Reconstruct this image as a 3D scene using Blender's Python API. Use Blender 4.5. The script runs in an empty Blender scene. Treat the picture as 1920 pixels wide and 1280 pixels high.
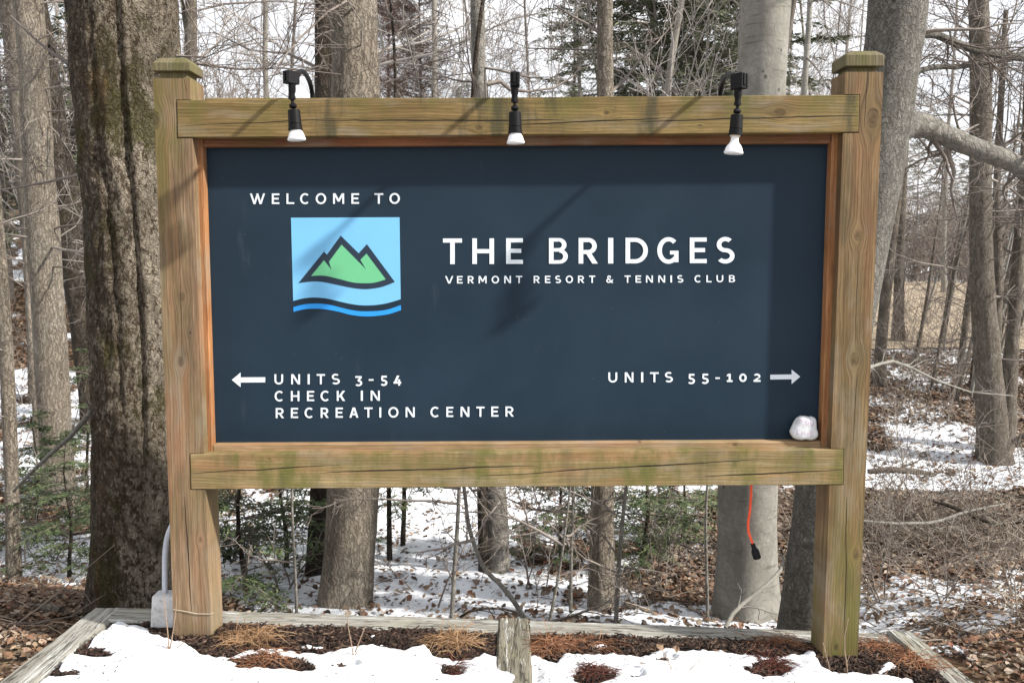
import bpy, math, random
import numpy as np
from mathutils import Vector, noise as mnoise

S = bpy.context.scene
COL = S.collection
R = math.radians

# ------------------------------------------------------------------ camera
FPX = 1650.0            # focal length in pixels of the 1920 px wide photograph
PITCH = R(5.5)
CAM = (0.0, -3.30, 1.45)
cd = bpy.data.cameras.new('camera')
cam = bpy.data.objects.new('camera', cd)
COL.objects.link(cam)
cam.location = CAM
cam.rotation_euler = (R(90) - PITCH, 0, 0)
cd.sensor_width = 36.0
cd.lens = FPX / 1920 * 36.0
cd.clip_end = 3000
cd.dof.use_dof = True
cd.dof.focus_distance = 3.35
cd.dof.aperture_fstop = 9.0
S.camera = cam

# ------------------------------------------------------------------ world and sun
SUN_DIR = Vector((.228, -.085, .177)).normalized()
SUN_EL = math.asin(SUN_DIR.z)
world = bpy.data.worlds.new('World')
S.world = world
world.use_nodes = True
wn, wl = world.node_tree.nodes, world.node_tree.links
bg = wn['Background']
bg.inputs['Strength'].default_value = 0.115
sky = wn.new('ShaderNodeTexSky')
sky.sky_type = 'NISHITA'
sky.sun_disc = False
sky.sun_elevation = SUN_EL
sky.sun_rotation = math.atan2(SUN_DIR.x, SUN_DIR.y)
sky.air_density = 1.0
sky.dust_density = 1.2
sky.ozone_density = 1.0
# thin bright cloud over most of the sky
tc = wn.new('ShaderNodeTexCoord')
mp = wn.new('ShaderNodeMapping'); mp.inputs['Scale'].default_value = (1.2, 1.2, 3.2)
wl.new(tc.outputs['Generated'], mp.inputs['Vector'])
nz = wn.new('ShaderNodeTexNoise'); nz.inputs['Scale'].default_value = 2.1
nz.inputs['Detail'].default_value = 6; nz.inputs['Roughness'].default_value = .58
wl.new(mp.outputs['Vector'], nz.inputs['Vector'])
rp = wn.new('ShaderNodeValToRGB')
rp.color_ramp.elements[0].position = .30; rp.color_ramp.elements[0].color = (.62, .62, .62, 1)
rp.color_ramp.elements[1].position = .62; rp.color_ramp.elements[1].color = (1, 1, 1, 1)
wl.new(nz.outputs['Fac'], rp.inputs['Fac'])
mx = wn.new('ShaderNodeMixRGB'); mx.inputs['Color2'].default_value = (7.3, 7.35, 7.55, 1)
wl.new(rp.outputs['Color'], mx.inputs['Fac'])
wl.new(sky.outputs['Color'], mx.inputs['Color1'])
wl.new(mx.outputs['Color'], bg.inputs['Color'])

sd = bpy.data.lights.new('sun', 'SUN')
sd.energy = 5.0
sd.angle = R(2.0)
sd.color = (1.0, .95, .87)
sun = bpy.data.objects.new('sun', sd)
COL.objects.link(sun)
sun.rotation_euler = SUN_DIR.to_track_quat('Z', 'Y').to_euler()
sun.location = SUN_DIR * 30

S.view_settings.view_transform = 'Standard'
S.view_settings.look = 'None'
S.view_settings.gamma = 1
S.view_settings.exposure = 0.70
S.render.engine = 'CYCLES'

# ------------------------------------------------------------------ picture <-> world
CP, SP = math.cos(PITCH), math.sin(PITCH)
def ray(u, v):
    a = (u - 960) / FPX; b = (640 - v) / FPX
    return (a, b * SP + CP, b * CP - SP)
def at(u, v, y):                      # point on the plane at depth y
    d = ray(u, v); t = (y - CAM[1]) / d[1]
    return Vector((CAM[0] + d[0] * t, y, CAM[2] + d[2] * t))
def proj(x, y, z):                    # world -> photo pixel
    dx, dy, dz = x - CAM[0], y - CAM[1], z - CAM[2]
    f = dy * CP - dz * SP; up = dy * SP + dz * CP
    f = np.maximum(f, 1e-3)
    return 960 + FPX * dx / f, 640 - FPX * up / f
def lerp(a, b, t): return a + (b - a) * t
def interp(x, pts): return float(np.interp(x, [p[0] for p in pts], [p[1] for p in pts]))

# ------------------------------------------------------------------ terrain
ZP = [(-40, -.02), (3.4, -.05), (3.7, -.10), (4.0, -.2), (4.3, -.3), (5, -.5), (6, -.7), (7.5, -.82), (9, -.8), (11, -.6),
      (14, -.3), (16, -.13), (25, 0), (60, .1), (400, .6)]
ZPX = np.array([p[0] for p in ZP]); ZPZ = np.array([p[1] for p in ZP])
ZB = np.array([(-40, -.02), (3.4, -.12), (3.7, -.32), (4.0, -.44), (4.3, -.51), (5, -.64), (5.5, -.70), (6, -.75), (7.5, -.82)] + ZP[8:])
def ground_np(x, y):
    D = y - CAM[1]
    k = np.clip(np.minimum((x + 2.35) / .6, (2.35 - x) / .6), 0, 1)      # the bank drops away more steeply behind the bed
    z = np.interp(D, ZPX, ZPZ) * (1 - k) + np.interp(D, ZB[:, 0], ZB[:, 1]) * k
    hill = np.clip((-x - 1.5) / 9, 0, 1) * np.clip((D - 8) / 26, 0, 1) * 4.2
    hill2 = np.clip((D - 14) / 34, 0, 1) * 1.1 * np.clip((4 - x) / 10, 0, 1)
    rise = np.clip((x - 2.0) / 4, 0, 1) * np.clip((D - 4) / 3, 0, 1) * np.clip((16 - D) / 6, 0, 1) * .12
    bump = .05 * np.sin(x * 1.3 + 1.7 * np.sin(y * .7)) * np.sin(y * 1.1 + x * .4) * np.clip((D - 4) / 2, 0, 1)
    return z + hill + hill2 + rise + bump
def gz(x, y): return float(ground_np(np.array([x]), np.array([y]))[0])
def on_ground(u, v, lo=3.6, hi=120):     # where the ray of a pixel meets the terrain
    d = ray(u, v); prev = lo
    D = lo
    while D < hi:
        t = D / d[1]; x = CAM[0] + d[0] * t; y = CAM[1] + D; z = CAM[2] + d[2] * t
        if z <= gz(x, y): return Vector((x, y, gz(x, y)))
        D *= 1.01
    return Vector((x, y, gz(x, y)))

# ------------------------------------------------------------------ object helpers
def link(o, parent=None):
    COL.objects.link(o)
    if parent is not None: o.parent = parent
    return o
def tag(o, label=None, cat=None, group=None, kind=None):
    if label: o['label'] = label
    if cat: o['category'] = cat
    if group: o['group'] = group
    if kind: o['kind'] = kind
    return o
def empty(name, loc, label=None, cat=None, group=None):
    o = bpy.data.objects.new(name, None); o.location = loc; o.empty_display_size = .1
    link(o); tag(o, label, cat, group)
    return o
def mesh_np(name, V, F, mats, parent=None, smooth=False, mi=None, attrs=None):
    """V (n,3) array in world space, F list of arrays of equal-size faces."""
    V = np.asarray(V, dtype=np.float32).reshape(-1, 3)
    if parent is not None: V = V - np.array(parent_origin(parent), dtype=np.float32)
    me = bpy.data.meshes.new(name)
    if not isinstance(F, list): F = [F]
    F = [np.asarray(f, dtype=np.int32) for f in F if len(f)]
    nl = sum(f.size for f in F); nf = sum(f.shape[0] for f in F)
    me.vertices.add(len(V)); me.loops.add(nl); me.polygons.add(nf)
    me.vertices.foreach_set('co', V.ravel())
    li = np.concatenate([f.ravel() for f in F]); ls = []; k = 0
    for f in F:
        ls.append(k + np.arange(f.shape[0]) * f.shape[1]); k += f.size
    me.loops.foreach_set('vertex_index', li)
    me.polygons.foreach_set('loop_start', np.concatenate(ls).astype(np.int32))
    if mi is not None: me.polygons.foreach_set('material_index', np.asarray(mi, dtype=np.int32))
    me.polygons.foreach_set('use_smooth', np.full(nf, smooth, dtype=bool))
    for m in (mats if isinstance(mats, (list, tuple)) else [mats]): me.materials.append(m)
    me.update(calc_edges=True); me.validate()
    if attrs:
        for an, av in attrs.items():
            a = me.attributes.new(an, 'FLOAT', 'POINT'); a.data.foreach_set('value', np.asarray(av, dtype=np.float32))
    o = bpy.data.objects.new(name, me)
    return link(o, parent)
def parent_origin(p):
    v = Vector(p.location)
    q = p.parent
    while q is not None: v = v + Vector(q.location); q = q.parent
    return v
class MB:
    def __init__(s): s.v = []; s.f = []; s.m = []
    def add(s, vs, fs, m=0):
        k = len(s.v); s.v += [tuple(p) for p in vs]
        for f in fs: s.f.append([i + k for i in f]); s.m.append(m)
    def prism(s, front, back, m=0):        # two matching loops, front seen from -y with counter-clockwise order
        n = len(front)
        s.add(list(front) + list(back), [list(range(n)), list(range(2 * n - 1, n - 1, -1))] +
              [[i, n + i, n + (i + 1) % n, (i + 1) % n] for i in range(n)], m)
    def box(s, lo, hi, m=0):
        (a, b, c), (d, e, f) = lo, hi
        s.prism([(a, b, c), (d, b, c), (d, b, f), (a, b, f)], [(a, e, c), (d, e, c), (d, e, f), (a, e, f)], m)
    def tube(s, pts, rad, n=10, cap=True, m=0):
        V, F = tube(pts, rad, n, cap); s.add(V, F, m)
    def lathe(s, p0, axis, prof, n=20, m=0):   # prof: (distance along axis, radius)
        axis = Vector(axis).normalized()
        s.tube([Vector(p0) + axis * a for a, r in prof], [r for a, r in prof], n, True, m)
    def build(s, name, mats, parent=None, smooth=False, bevel=0, seg=2, angle=35):
        me = bpy.data.meshes.new(name)
        o = parent_origin(parent) if parent is not None else Vector((0, 0, 0))
        me.from_pydata([(p[0] - o.x, p[1] - o.y, p[2] - o.z) for p in s.v], [], s.f)
        for mm in (mats if isinstance(mats, (list, tuple)) else [mats]): me.materials.append(mm)
        me.polygons.foreach_set('material_index', s.m)
        if smooth: me.polygons.foreach_set('use_smooth', [True] * len(me.polygons))
        me.update()
        ob = bpy.data.objects.new(name, me); link(ob, parent)
        if smooth:
            me.set_sharp_from_angle(angle=R(angle))
        if bevel:
            b = ob.modifiers.new('bevel', 'BEVEL'); b.width = bevel; b.segments = seg; b.limit_method = 'ANGLE'; b.angle_limit = R(40)
        return ob
def frames(pts):
    P = [Vector(p) for p in pts]; out = []
    n = len(P); ref = None
    for i in range(n):
        t = (P[min(i + 1, n - 1)] - P[max(i - 1, 0)])
        if t.length < 1e-9: t = Vector((0, 0, 1))
        t.normalize()
        if ref is None:
            ref = Vector((1, 0, 0)) if abs(t.x) < .8 else Vector((0, 1, 0))
        a = (ref - t * ref.dot(t)).normalized(); b = t.cross(a); ref = a
        out.append((P[i], a, b))
    return out
def tube(pts, rad, n=8, cap=True):
    if not hasattr(rad, '__len__'): rad = [rad] * len(pts)
    V = []; F = []
    for (p, a, b), r in zip(frames(pts), rad):
        for k in range(n):
            th = 2 * math.pi * k / n
            V.append(p + a * (r * math.cos(th)) + b * (r * math.sin(th)))
    for i in range(len(pts) - 1):
        for k in range(n):
            k2 = (k + 1) % n
            F.append([i * n + k, i * n + k2, (i + 1) * n + k2, (i + 1) * n + k])
    if cap:
        F.append(list(range(n - 1, -1, -1))); F.append([(len(pts) - 1) * n + k for k in range(n)])
    return V, F
def tubes_np(polys, sides=3):
    """many thin polylines -> (V, F) arrays; polys: list of (pts (n,3), radii (n,))."""
    by = {}
    for p, r in polys: by.setdefault(len(p), []).append((p, r))
    VV = []; FF = []; off = 0
    for n, lst in by.items():
        P = np.array([p for p, r in lst], dtype=np.float32); Rr = np.array([r for p, r in lst], dtype=np.float32)
        T = np.empty_like(P); T[:, 1:-1] = P[:, 2:] - P[:, :-2]; T[:, 0] = P[:, 1] - P[:, 0]; T[:, -1] = P[:, -1] - P[:, -2]
        T /= np.maximum(np.linalg.norm(T, axis=2, keepdims=True), 1e-9)
        main = P[:, -1] - P[:, 0]
        ref = np.where((np.abs(main[:, 2]) > .7 * np.linalg.norm(main, axis=1))[:, None], np.array([1., .1, 0]), np.array([.05, .05, 1.]))[:, None, :]
        A = np.cross(T, ref); A /= np.maximum(np.linalg.norm(A, axis=2, keepdims=True), 1e-9)
        B = np.cross(T, A)
        th = np.arange(sides) * 2 * np.pi / sides
        V = P[:, :, None, :] + Rr[:, :, None, None] * (A[:, :, None, :] * np.cos(th)[None, None, :, None] + B[:, :, None, :] * np.sin(th)[None, None, :, None])
        m = len(lst)
        i, j, k = np.meshgrid(np.arange(m), np.arange(n - 1), np.arange(sides), indexing='ij')
        k2 = (k + 1) % sides
        q = np.stack([(i * n + j) * sides + k, (i * n + j) * sides + k2, (i * n + j + 1) * sides + k2, (i * n + j + 1) * sides + k], -1).reshape(-1, 4)
        VV.append(V.reshape(-1, 3)); FF.append(q + off); off += V.size // 3
    return np.concatenate(VV), np.concatenate(FF)

# ------------------------------------------------------------------ material helpers
def srgb(r, g, b):
    def c(x):
        x /= 255
        return x / 12.92 if x <= .04045 else ((x + .055) / 1.055) ** 2.4
    return (c(r), c(g), c(b), 1)
class G:
    """small wrapper for building node materials"""
    def __init__(s, name, rough=.8, spec=.3):
        s.m = bpy.data.materials.new(name); s.m.use_nodes = True
        s.t = s.m.node_tree; s.n = s.t.nodes; s.l = s.t.links
        s.b = s.n['Principled BSDF']; s.b.inputs['Roughness'].default_value = rough
        s.b.inputs['Specular IOR Level'].default_value = spec
        s.c = s.n.new('ShaderNodeTexCoord').outputs
    def put(s, sock, x):
        if hasattr(x, 'is_linked') or isinstance(x, bpy.types.NodeSocket): s.l.new(x, sock)
        elif x is not None: sock.default_value = x
    def math(s, op, a, b=None, c=None, clamp=False):
        n = s.n.new('ShaderNodeMath'); n.operation = op; n.use_clamp = clamp
        s.put(n.inputs[0], a)
        if b is not None: s.put(n.inputs[1], b)
        if c is not None: s.put(n.inputs[2], c)
        return n.outputs[0]
    def smooth(s, x, lo, hi, a=0., b=1.):
        n = s.n.new('ShaderNodeMapRange'); n.interpolation_type = 'SMOOTHSTEP'
        s.put(n.inputs[0], x); s.put(n.inputs[1], lo); s.put(n.inputs[2], hi); s.put(n.inputs[3], a); s.put(n.inputs[4], b)
        return n.outputs[0]
    def map(s, vec, scale=(1, 1, 1), loc=(0, 0, 0), rot=(0, 0, 0)):
        n = s.n.new('ShaderNodeMapping'); s.put(n.inputs[0], vec)
        n.inputs['Scale'].default_value = scale; n.inputs['Location'].default_value = loc; n.inputs['Rotation'].default_value = rot
        return n.outputs[0]
    def noise(s, vec, scale=5, detail=4, rough=.55, dist=0, out='Fac'):
        n = s.n.new('ShaderNodeTexNoise'); s.put(n.inputs['Vector'], vec); n.inputs['Scale'].default_value = scale
        n.inputs['Detail'].default_value = detail; n.inputs['Roughness'].default_value = rough; n.inputs['Distortion'].default_value = dist
        return n.outputs[out]
    def voro(s, vec, scale=5, feature='F1', out='Distance', rand=1.):
        n = s.n.new('ShaderNodeTexVoronoi'); n.feature = feature; s.put(n.inputs['Vector'], vec); n.inputs['Scale'].default_value = scale
        n.inputs['Randomness'].default_value = rand
        return n.outputs[out]
    def ramp(s, f, stops):
        n = s.n.new('ShaderNodeValToRGB'); s.put(n.inputs[0], f); e = n.color_ramp.elements
        while len(e) < len(stops): e.new(.5)
        for el, (p, c) in zip(e, stops): el.position = p; el.color = c if len(c) == 4 else (*c, 1)
        return n.outputs[0]
    def mix(s, f, a, b, mode='MIX'):
        n = s.n.new('ShaderNodeMixRGB'); n.blend_type = mode; s.put(n.inputs[0], f); s.put(n.inputs[1], a); s.put(n.inputs[2], b)
        return n.outputs[0]
    def sep(s, vec):
        n = s.n.new('ShaderNodeSeparateXYZ'); s.put(n.inputs[0], vec); return n.outputs
    def comb(s, x, y, z):
        n = s.n.new('ShaderNodeCombineXYZ'); s.put(n.inputs[0], x); s.put(n.inputs[1], y); s.put(n.inputs[2], z); return n.outputs[0]
    def attr(s, name):
        n = s.n.new('ShaderNodeAttribute'); n.attribute_name = name; return n.outputs['Fac']
    def island(s):
        return s.n.new('ShaderNodeNewGeometry').outputs['Random Per Island']
    def objrand(s):
        return s.n.new('ShaderNodeObjectInfo').outputs['Random']
    def done(s, col, bump=None, dist=.01, strength=.6, rough=None):
        s.put(s.b.inputs['Base Color'], col)
        if rough is not None: s.put(s.b.inputs['Roughness'], rough)
        if bump is not None:
            n = s.n.new('ShaderNodeBump'); n.inputs['Strength'].default_value = strength; n.inputs['Distance'].default_value = dist
            s.put(n.inputs['Height'], bump); s.l.new(n.outputs[0], s.b.inputs['Normal'])
        return s.m
def plain(name, col, rough=.6, spec=.3, var=.12, scale=30):
    g = G(name, rough, spec)
    n = g.noise(g.c['Object'], scale, 4, .6)
    c2 = tuple(x * (1 - var * 2) for x in col[:3]) + (1,); c1 = tuple(min(1, x * (1 + var)) for x in col[:3]) + (1,)
    return g.done(g.ramp(n, [(.3, c2), (.7, c1)]), n, .0015, .3)

def wood_mat(name, axis, light, dark, knots=(), cracks=(), green=0., greenz=None, red=0., grain=1., seed=0, org=(0, 0, 0), stain=.0):
    """timber with stretched grain, knots (a, b, radius) and cracks in the front plane; object space minus org.
    axis 0: grain along x, axis 2: grain along z"""
    g = G(name, .75, .25)
    p = g.map(g.c['Object'], loc=(-org[0], -org[1], -org[2]))
    X, Y, Z = g.sep(p)[0:3]
    if axis == 0: along, across = X, Z
    else: along, across = Z, X
    # warp of the grain
    w = g.math('MULTIPLY', g.math('SUBTRACT', g.noise(g.comb(g.math('MULTIPLY', along, 1.3), g.math('MULTIPLY', across, 4), g.math('ADD', Y, seed * 3.1)), 1.0, 3, .5), .5), .045)
    acr = g.math('ADD', across, w)
    kn = None
    for (ka, kb, kr) in knots:     # ka along, kb across
        da = g.math('MULTIPLY', g.math('SUBTRACT', along, ka), .62); db = g.math('SUBTRACT', across, kb)
        d2 = g.math('SQRT', g.math('ADD', g.math('MULTIPLY', da, da), g.math('MULTIPLY', db, db)))
        # pull grain round the knot
        fall = g.smooth(d2, 0., kr * 4.5, 1., 0.)
        sgn = g.math('MULTIPLY', g.math('SUBTRACT', across, kb), -1.1)
        acr = g.math('ADD', acr, g.math('MULTIPLY', fall, sgn))
        jag = g.math('ADD', d2, g.math('MULTIPLY', g.math('SUBTRACT', g.noise(p, 90, 2), .5), kr * .5))
        k = g.smooth(jag, kr * .45, kr * 1.25, 1., 0.)
        ring = g.math('MULTIPLY', g.smooth(g.math('ABSOLUTE', g.math('SUBTRACT', jag, kr * 1.0)), 0., kr * .3, 1., 0.), g.smooth(g.noise(p, 26, 2), .35, .65, .1, .75))
        k = g.math('MAXIMUM', g.math('MULTIPLY', k, g.smooth(g.noise(p, 45, 3), .3, .7, .3, .8)), ring)
        kn = k if kn is None else g.math('MAXIMUM', kn, k)
    gv = g.comb(g.math('MULTIPLY', along, .9), g.math('MULTIPLY', acr, 24.), g.math('ADD', g.math('MULTIPLY', Y, 16.), seed))
    n1 = g.noise(gv, 3.2 * grain, 5, .62)
    gv2 = g.comb(g.math('MULTIPLY', along, 6.), g.math('MULTIPLY', acr, 150.), g.math('ADD', g.math('MULTIPLY', Y, 150.), seed))
    n2 = g.noise(gv2, 2.2, 3, .6)
    wv = g.math('SINE', g.math('ADD', g.math('MULTIPLY', acr, 520.), g.math('MULTIPLY', n1, 11.)))
    wv = g.math('MULTIPLY', g.math('ADD', wv, 1), .5)
    col = g.ramp(n1, [(.32, dark), (.64, light)])
    mac = g.noise(g.comb(g.math('MULTIPLY', along, 1.7), g.math('MULTIPLY', acr, 7.), seed + 1.7), 1.8, 4, .6)
    col = g.mix(g.smooth(mac, .40, .66, 0., .45), col, tuple(c * .62 for c in dark[:3]) + (1,))
    col = g.mix(g.math('MULTIPLY', g.math('MULTIPLY', wv, wv), .26), col, tuple(c * .62 for c in dark[:3]) + (1,))
    col = g.mix(g.smooth(n2, .46, .66, 0., .55), col, tuple(c * .58 for c in dark[:3]) + (1,))
    if red:
        rr = g.noise(g.comb(g.math('MULTIPLY', along, .9), g.math('MULTIPLY', acr, 12.), seed + 4.3), 1.6, 3, .5)
        col = g.mix(g.smooth(rr, .46, .68, 0., red), col, (.34, .125, .06, 1))
    grey = g.noise(g.comb(g.math('MULTIPLY', along, 2.), g.math('MULTIPLY', acr, 9.), seed + 8.3), 2.0, 5, .6)
    col = g.mix(g.smooth(grey, .48, .72, 0., .5), col, (.24, .205, .16, 1))
    if green:
        gn = g.noise(g.comb(g.math('MULTIPLY', X, 5.), g.math('MULTIPLY', Y, 3.), g.math('MULTIPLY', Z, 2.2 if axis == 0 else 1.2)), 1.3, 6, .68)
        gf = g.smooth(gn, .40, .66, 0., green)
        if greenz: gf = g.math('MULTIPLY', gf, g.smooth(Z, greenz[0], greenz[1], greenz[2], greenz[3]))
        col = g.mix(gf, col, (.10, .098, .024, 1))
    if stain:
        sn = g.noise(g.comb(g.math('MULTIPLY', X, 6. if axis == 0 else 9.), seed + 2.2, g.math('MULTIPLY', Z, 1.6)), 1.25, 5, .62)
        col = g.mix(g.smooth(sn, .53, .68, 0., stain), col, (.055, .050, .026, 1))
    hgt = g.math('ADD', g.math('MULTIPLY', n2, .5), g.math('MULTIPLY', wv, .35))
    if kn is not None:
        col = g.mix(kn, col, (.045, .028, .016, 1)); hgt = g.math('SUBTRACT', hgt, g.math('MULTIPLY', kn, .5))
    for (a0, a1, b0, b1, wd) in cracks:   # crack from along a0 to a1, across b0 to b1, half width wd
        t = g.math('DIVIDE', g.math('SUBTRACT', along, a0), (a1 - a0))
        line = g.math('ADD', g.math('MULTIPLY', t, b1 - b0), b0)
        jit = g.math('MULTIPLY', g.math('SUBTRACT', g.noise(g.comb(along, seed + b0 * 10, a0), 3.2, 5, .55), .5), .018)
        d = g.math('ABSOLUTE', g.math('SUBTRACT', g.math('SUBTRACT', across, line), jit))
        taper = g.math('MULTIPLY', g.math('MULTIPLY', t, g.math('SUBTRACT', 1., t)), 4., clamp=True)
        taper = g.math('MULTIPLY', g.math('POWER', taper, .4), g.math('ADD', .35, g.noise(g.comb(along, seed, 3.3), 5, 2)))
        wid = g.math('MULTIPLY', taper, wd * 1.7)
        cm = g.math('MULTIPLY', g.math('LESS_THAN', d, wid), g.math('MULTIPLY', g.math('GREATER_THAN', t, 0.), g.math('LESS_THAN', t, 1.)))
        col = g.mix(g.math('MULTIPLY', cm, .93), col, (.012, .008, .005, 1)); hgt = g.math('SUBTRACT', hgt, g.math('MULTIPLY', cm, 2.))
    return g.done(col, hgt, .0022, .55)

# ================================================================== THE SIGN
SO = (0.0, 0.07, 0.0)
sign = empty('entrance_sign', SO, 'large navy sign in a timber post frame, lettered in white beside a mountain emblem', 'sign')
ORG = (-SO[0], -SO[1], -SO[2])
def kn(u, v, r, y=0.0, axis=2):
    p = at(u, v, y); return (p.z, p.x, r) if axis == 2 else (p.x, p.z, r)
def ck(u0, v0, u1, v1, w, axis):
    a, b = at(u0, v0, 0), at(u1, v1, 0)
    return (a.x, b.x, a.z, b.z, w) if axis == 0 else (a.z, b.z, a.x, b.x, w)
WL, WD = (.40, .265, .135, 1), (.235, .135, .06, 1)
m_post_l = wood_mat('left_post_wood', 2, (.30, .20, .12, 1), (.15, .098, .056, 1),
    [kn(341, 556, .010), kn(356, 624, .005), kn(339, 678, .010), kn(376, 1011, .007), kn(291, 226, .018)],
    [ck(345, 930, 360, 1150, .0016, 2), ck(336, 470, 342, 690, .0007, 2), ck(343, 140, 352, 175, .0008, 2), ck(322, 300, 330, 420, .0007, 2)], .8, (1.3, 1.95, .35, 1.), .28, 1, 1, ORG, .5)
m_post_r = wood_mat('right_post_wood', 2, (.255, .17, .085, 1), (.115, .073, .035, 1),
    [kn(1636, 222, .020), kn(1608, 441, .012), kn(1602, 674, .014), kn(1605, 1039, .012), kn(1567, 1212, .010)],
    [ck(1583, 1190, 1588, 930, .0014, 2), ck(1606, 700, 1600, 830, .0010, 2), ck(1628, 120, 1620, 240, .0011, 2), ck(1611, 470, 1603, 650, .0008, 2)], .9, (-.1, .9, 1., .18), .14, 1, 2, ORG, .5)
m_cap = wood_mat('weathered_cap_wood', 2, (.20, .165, .10, 1), (.095, .078, .045, 1), [], [], .6, None, 0, 1, 5, ORG)
m_top = wood_mat('top_rail_wood', 0, (.285, .195, .08, 1), (.145, .097, .037, 1),
    [kn(897, 240, .010, 0, 0), kn(1137, 212, .007, 0, 0), kn(1461, 211, .011, 0, 0), kn(1312, 236, .004, 0, 0)],
    [ck(335, 237, 640, 222, .0011, 0), ck(590, 226, 1060, 226, .0019, 0), ck(960, 236, 1250, 221, .0017, 0), ck(1200, 228, 1612, 217, .0016, 0)], .8, (1.9, 2.05, .35, 1.), .05, 1, 3, ORG, .85)
m_bot = wood_mat('bottom_rail_wood', 0, (.33, .25, .125, 1), (.20, .14, .062, 1), [kn(505, 859, .003, 0, 0)],
    [ck(356, 887, 640, 871, .0016, 0), ck(600, 886, 1010, 872, .0019, 0), ck(900, 892, 1330, 866, .0017, 0), ck(1120, 878, 1420, 861, .0012, 0), ck(1320, 894, 1585, 880, .0018, 0)],
    .95, (.46, .64, .35, 1.), .3, 1, 4, ORG, .35)
m_trim = wood_mat('trim_wood', 0, (.27, .125, .065, 1), (.15, .062, .03, 1), [], [], .25, None, .5, 1.3, 6, ORG)
m_trimv = wood_mat('side_trim_wood', 2, (.42, .21, .09, 1), (.27, .11, .045, 1), [], [], .1, None, .5, 1.3, 7, ORG)
m_trimb = wood_mat('lower_trim_wood', 0, (.42, .30, .18, 1), (.30, .185, .095, 1), [kn(1378, 833, .006, .045, 0), kn(1200, 829, .004, .045, 0)], [], .3, None, .3, 1.3, 8, ORG)

def vline(a, b):          # vertical edge through two pixels of the plane y=0 -> x as a function of z
    p, q = at(a[0], a[1], 0), at(b[0], b[1], 0)
    return lambda z: p.x + (q.x - p.x) * (z - p.z) / (q.z - p.z)
RT = dict(tl=at(331, 188, -.003), tr=at(1612, 178, -.003), bl=at(333, 258, -.003), br=at(1610, 248, -.003))
RB = dict(tl=at(356, 851, -.003), tr=at(1582, 842, -.003), bl=at(358, 917, -.003), br=at(1581, 908, -.003))
PD, ND = .142, .056       # post depth, notch depth
def post(xl, xr, ztop, zbot, side, mat, capv):
    b = MB(); e = .0025
    if side < 0:
        rt, rb = (RT['tl'], RT['bl']), (RB['tl'], RB['bl'])
        edge, ins = xr, [rt[0].x - e, rt[1].x - e, rb[0].x - e, rb[1].x - e]
    else:
        rt, rb = (RT['tr'], RT['br']), (RB['tr'], RB['br'])
        edge, ins = xl, [rt[0].x + e, rt[1].x + e, rb[0].x + e, rb[1].x + e]
    zz = [rb[1].z - e, rb[0].z + e, rt[1].z - e, rt[0].z + e]
    xi = [ins[3], ins[2], ins[1], ins[0]]
    notch = []
    for i in range(4):
        if i % 2 == 0: notch += [(edge(zz[i]), zz[i]), (xi[i], zz[i])]
        else: notch += [(xi[i], zz[i]), (edge(zz[i]), zz[i])]
    if side < 0: loop = [(xl(zbot), zbot), (xr(zbot), zbot)] + notch + [(xr(ztop), ztop), (xl(ztop), ztop)]
    else: loop = [(xl(zbot), zbot), (xr(zbot), zbot), (xr(ztop), ztop), (xl(ztop), ztop)] + notch[::-1]
    # front part with the notches; convex pieces so that the sides stay clean
    n = len(loop)
    V = [(x, 0, z) for x, z in loop] + [(x, ND, z) for x, z in loop]
    b.add(V, [list(range(n))] + [[i, n + i, n + (i + 1) % n, (i + 1) % n] for i in range(n)])
    # back part
    q = [(xl(zbot), zbot), (xr(zbot), zbot), (xr(ztop), ztop), (xl(ztop), ztop)]
    b.prism([(x, ND, z) for x, z in q], [(x, PD, z) for x, z in q])
    o = b.build('post', mat, sign)
    # cap: routed neck, then a block with chamfered top
    c = MB(); zn, zc, zt = capv; i1 = .018
    def sq(z, ins): return [(xl(z) + ins, ins, z), (xr(z) - ins, ins, z), (xr(z) - ins, PD - ins, z), (xl(z) + ins, PD - ins, z)]
    loops = [sq(ztop, .004), sq(ztop + .004, i1), sq(zn - .002, i1), sq(zn, -.001), sq(zc - .003, -.001), sq(zc, .001), sq(zt, .021)]
    V = [p for l in loops for p in l]
    F = [[k * 4 + i, k * 4 + (i + 1) % 4, (k + 1) * 4 + (i + 1) % 4, (k + 1) * 4 + i] for k in range(len(loops) - 1) for i in range(4)]
    F += [[3, 2, 1, 0], [len(V) - 4 + i for i in range(4)]]
    c.add(V, F)
    c.build('post_cap', m_cap, o, bevel=.0025)
    return o
lz = [at(321, v, 0).z for v in (147, 133, 116.5, 106)]
post(vline((287, 147), (326, 1188)), vline((356.5, 147), (395.5, 1196)), lz[0], -.3, -1, m_post_l, lz[1:])
rz = [at(1621, v, 0).z for v in (135, 124, 102, 93.5)]
post(vline((1585, 135), (1543.5, 1230)), vline((1656.7, 135), (1608, 1235)), rz[0], -.35, 1, m_post_r, rz[1:])
def rail(q, mat, name):
    b = MB()
    f = [q['bl'], q['br'], q['tr'], q['tl']]
    n = 60
    bot = [q['bl'].lerp(q['br'], i / n) for i in range(n + 1)]; top = [q['tl'].lerp(q['tr'], i / n) for i in range(n + 1)]
    def wob(p, k): return Vector((p.x, p.y, p.z + .0016 * mnoise.noise(Vector((p.x * 3, k, 0))) + .0008 * mnoise.noise(Vector((p.x * 14, k, 3)))))
    bot = [wob(p, 1.5) for p in bot]; top = [wob(p, 7.5) for p in top]
    loop = bot + top[::-1]
    b.prism(loop, [Vector((p.x, ND - .003, p.z)) for p in loop])
    # the thicker middle between the posts
    b.box((q['bl'].x + .085, ND - .003, q['bl'].z + .001), (q['br'].x - .085, .135, q['tr'].z - .001))
    return b.build(name, mat, sign, bevel=.003)
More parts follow.
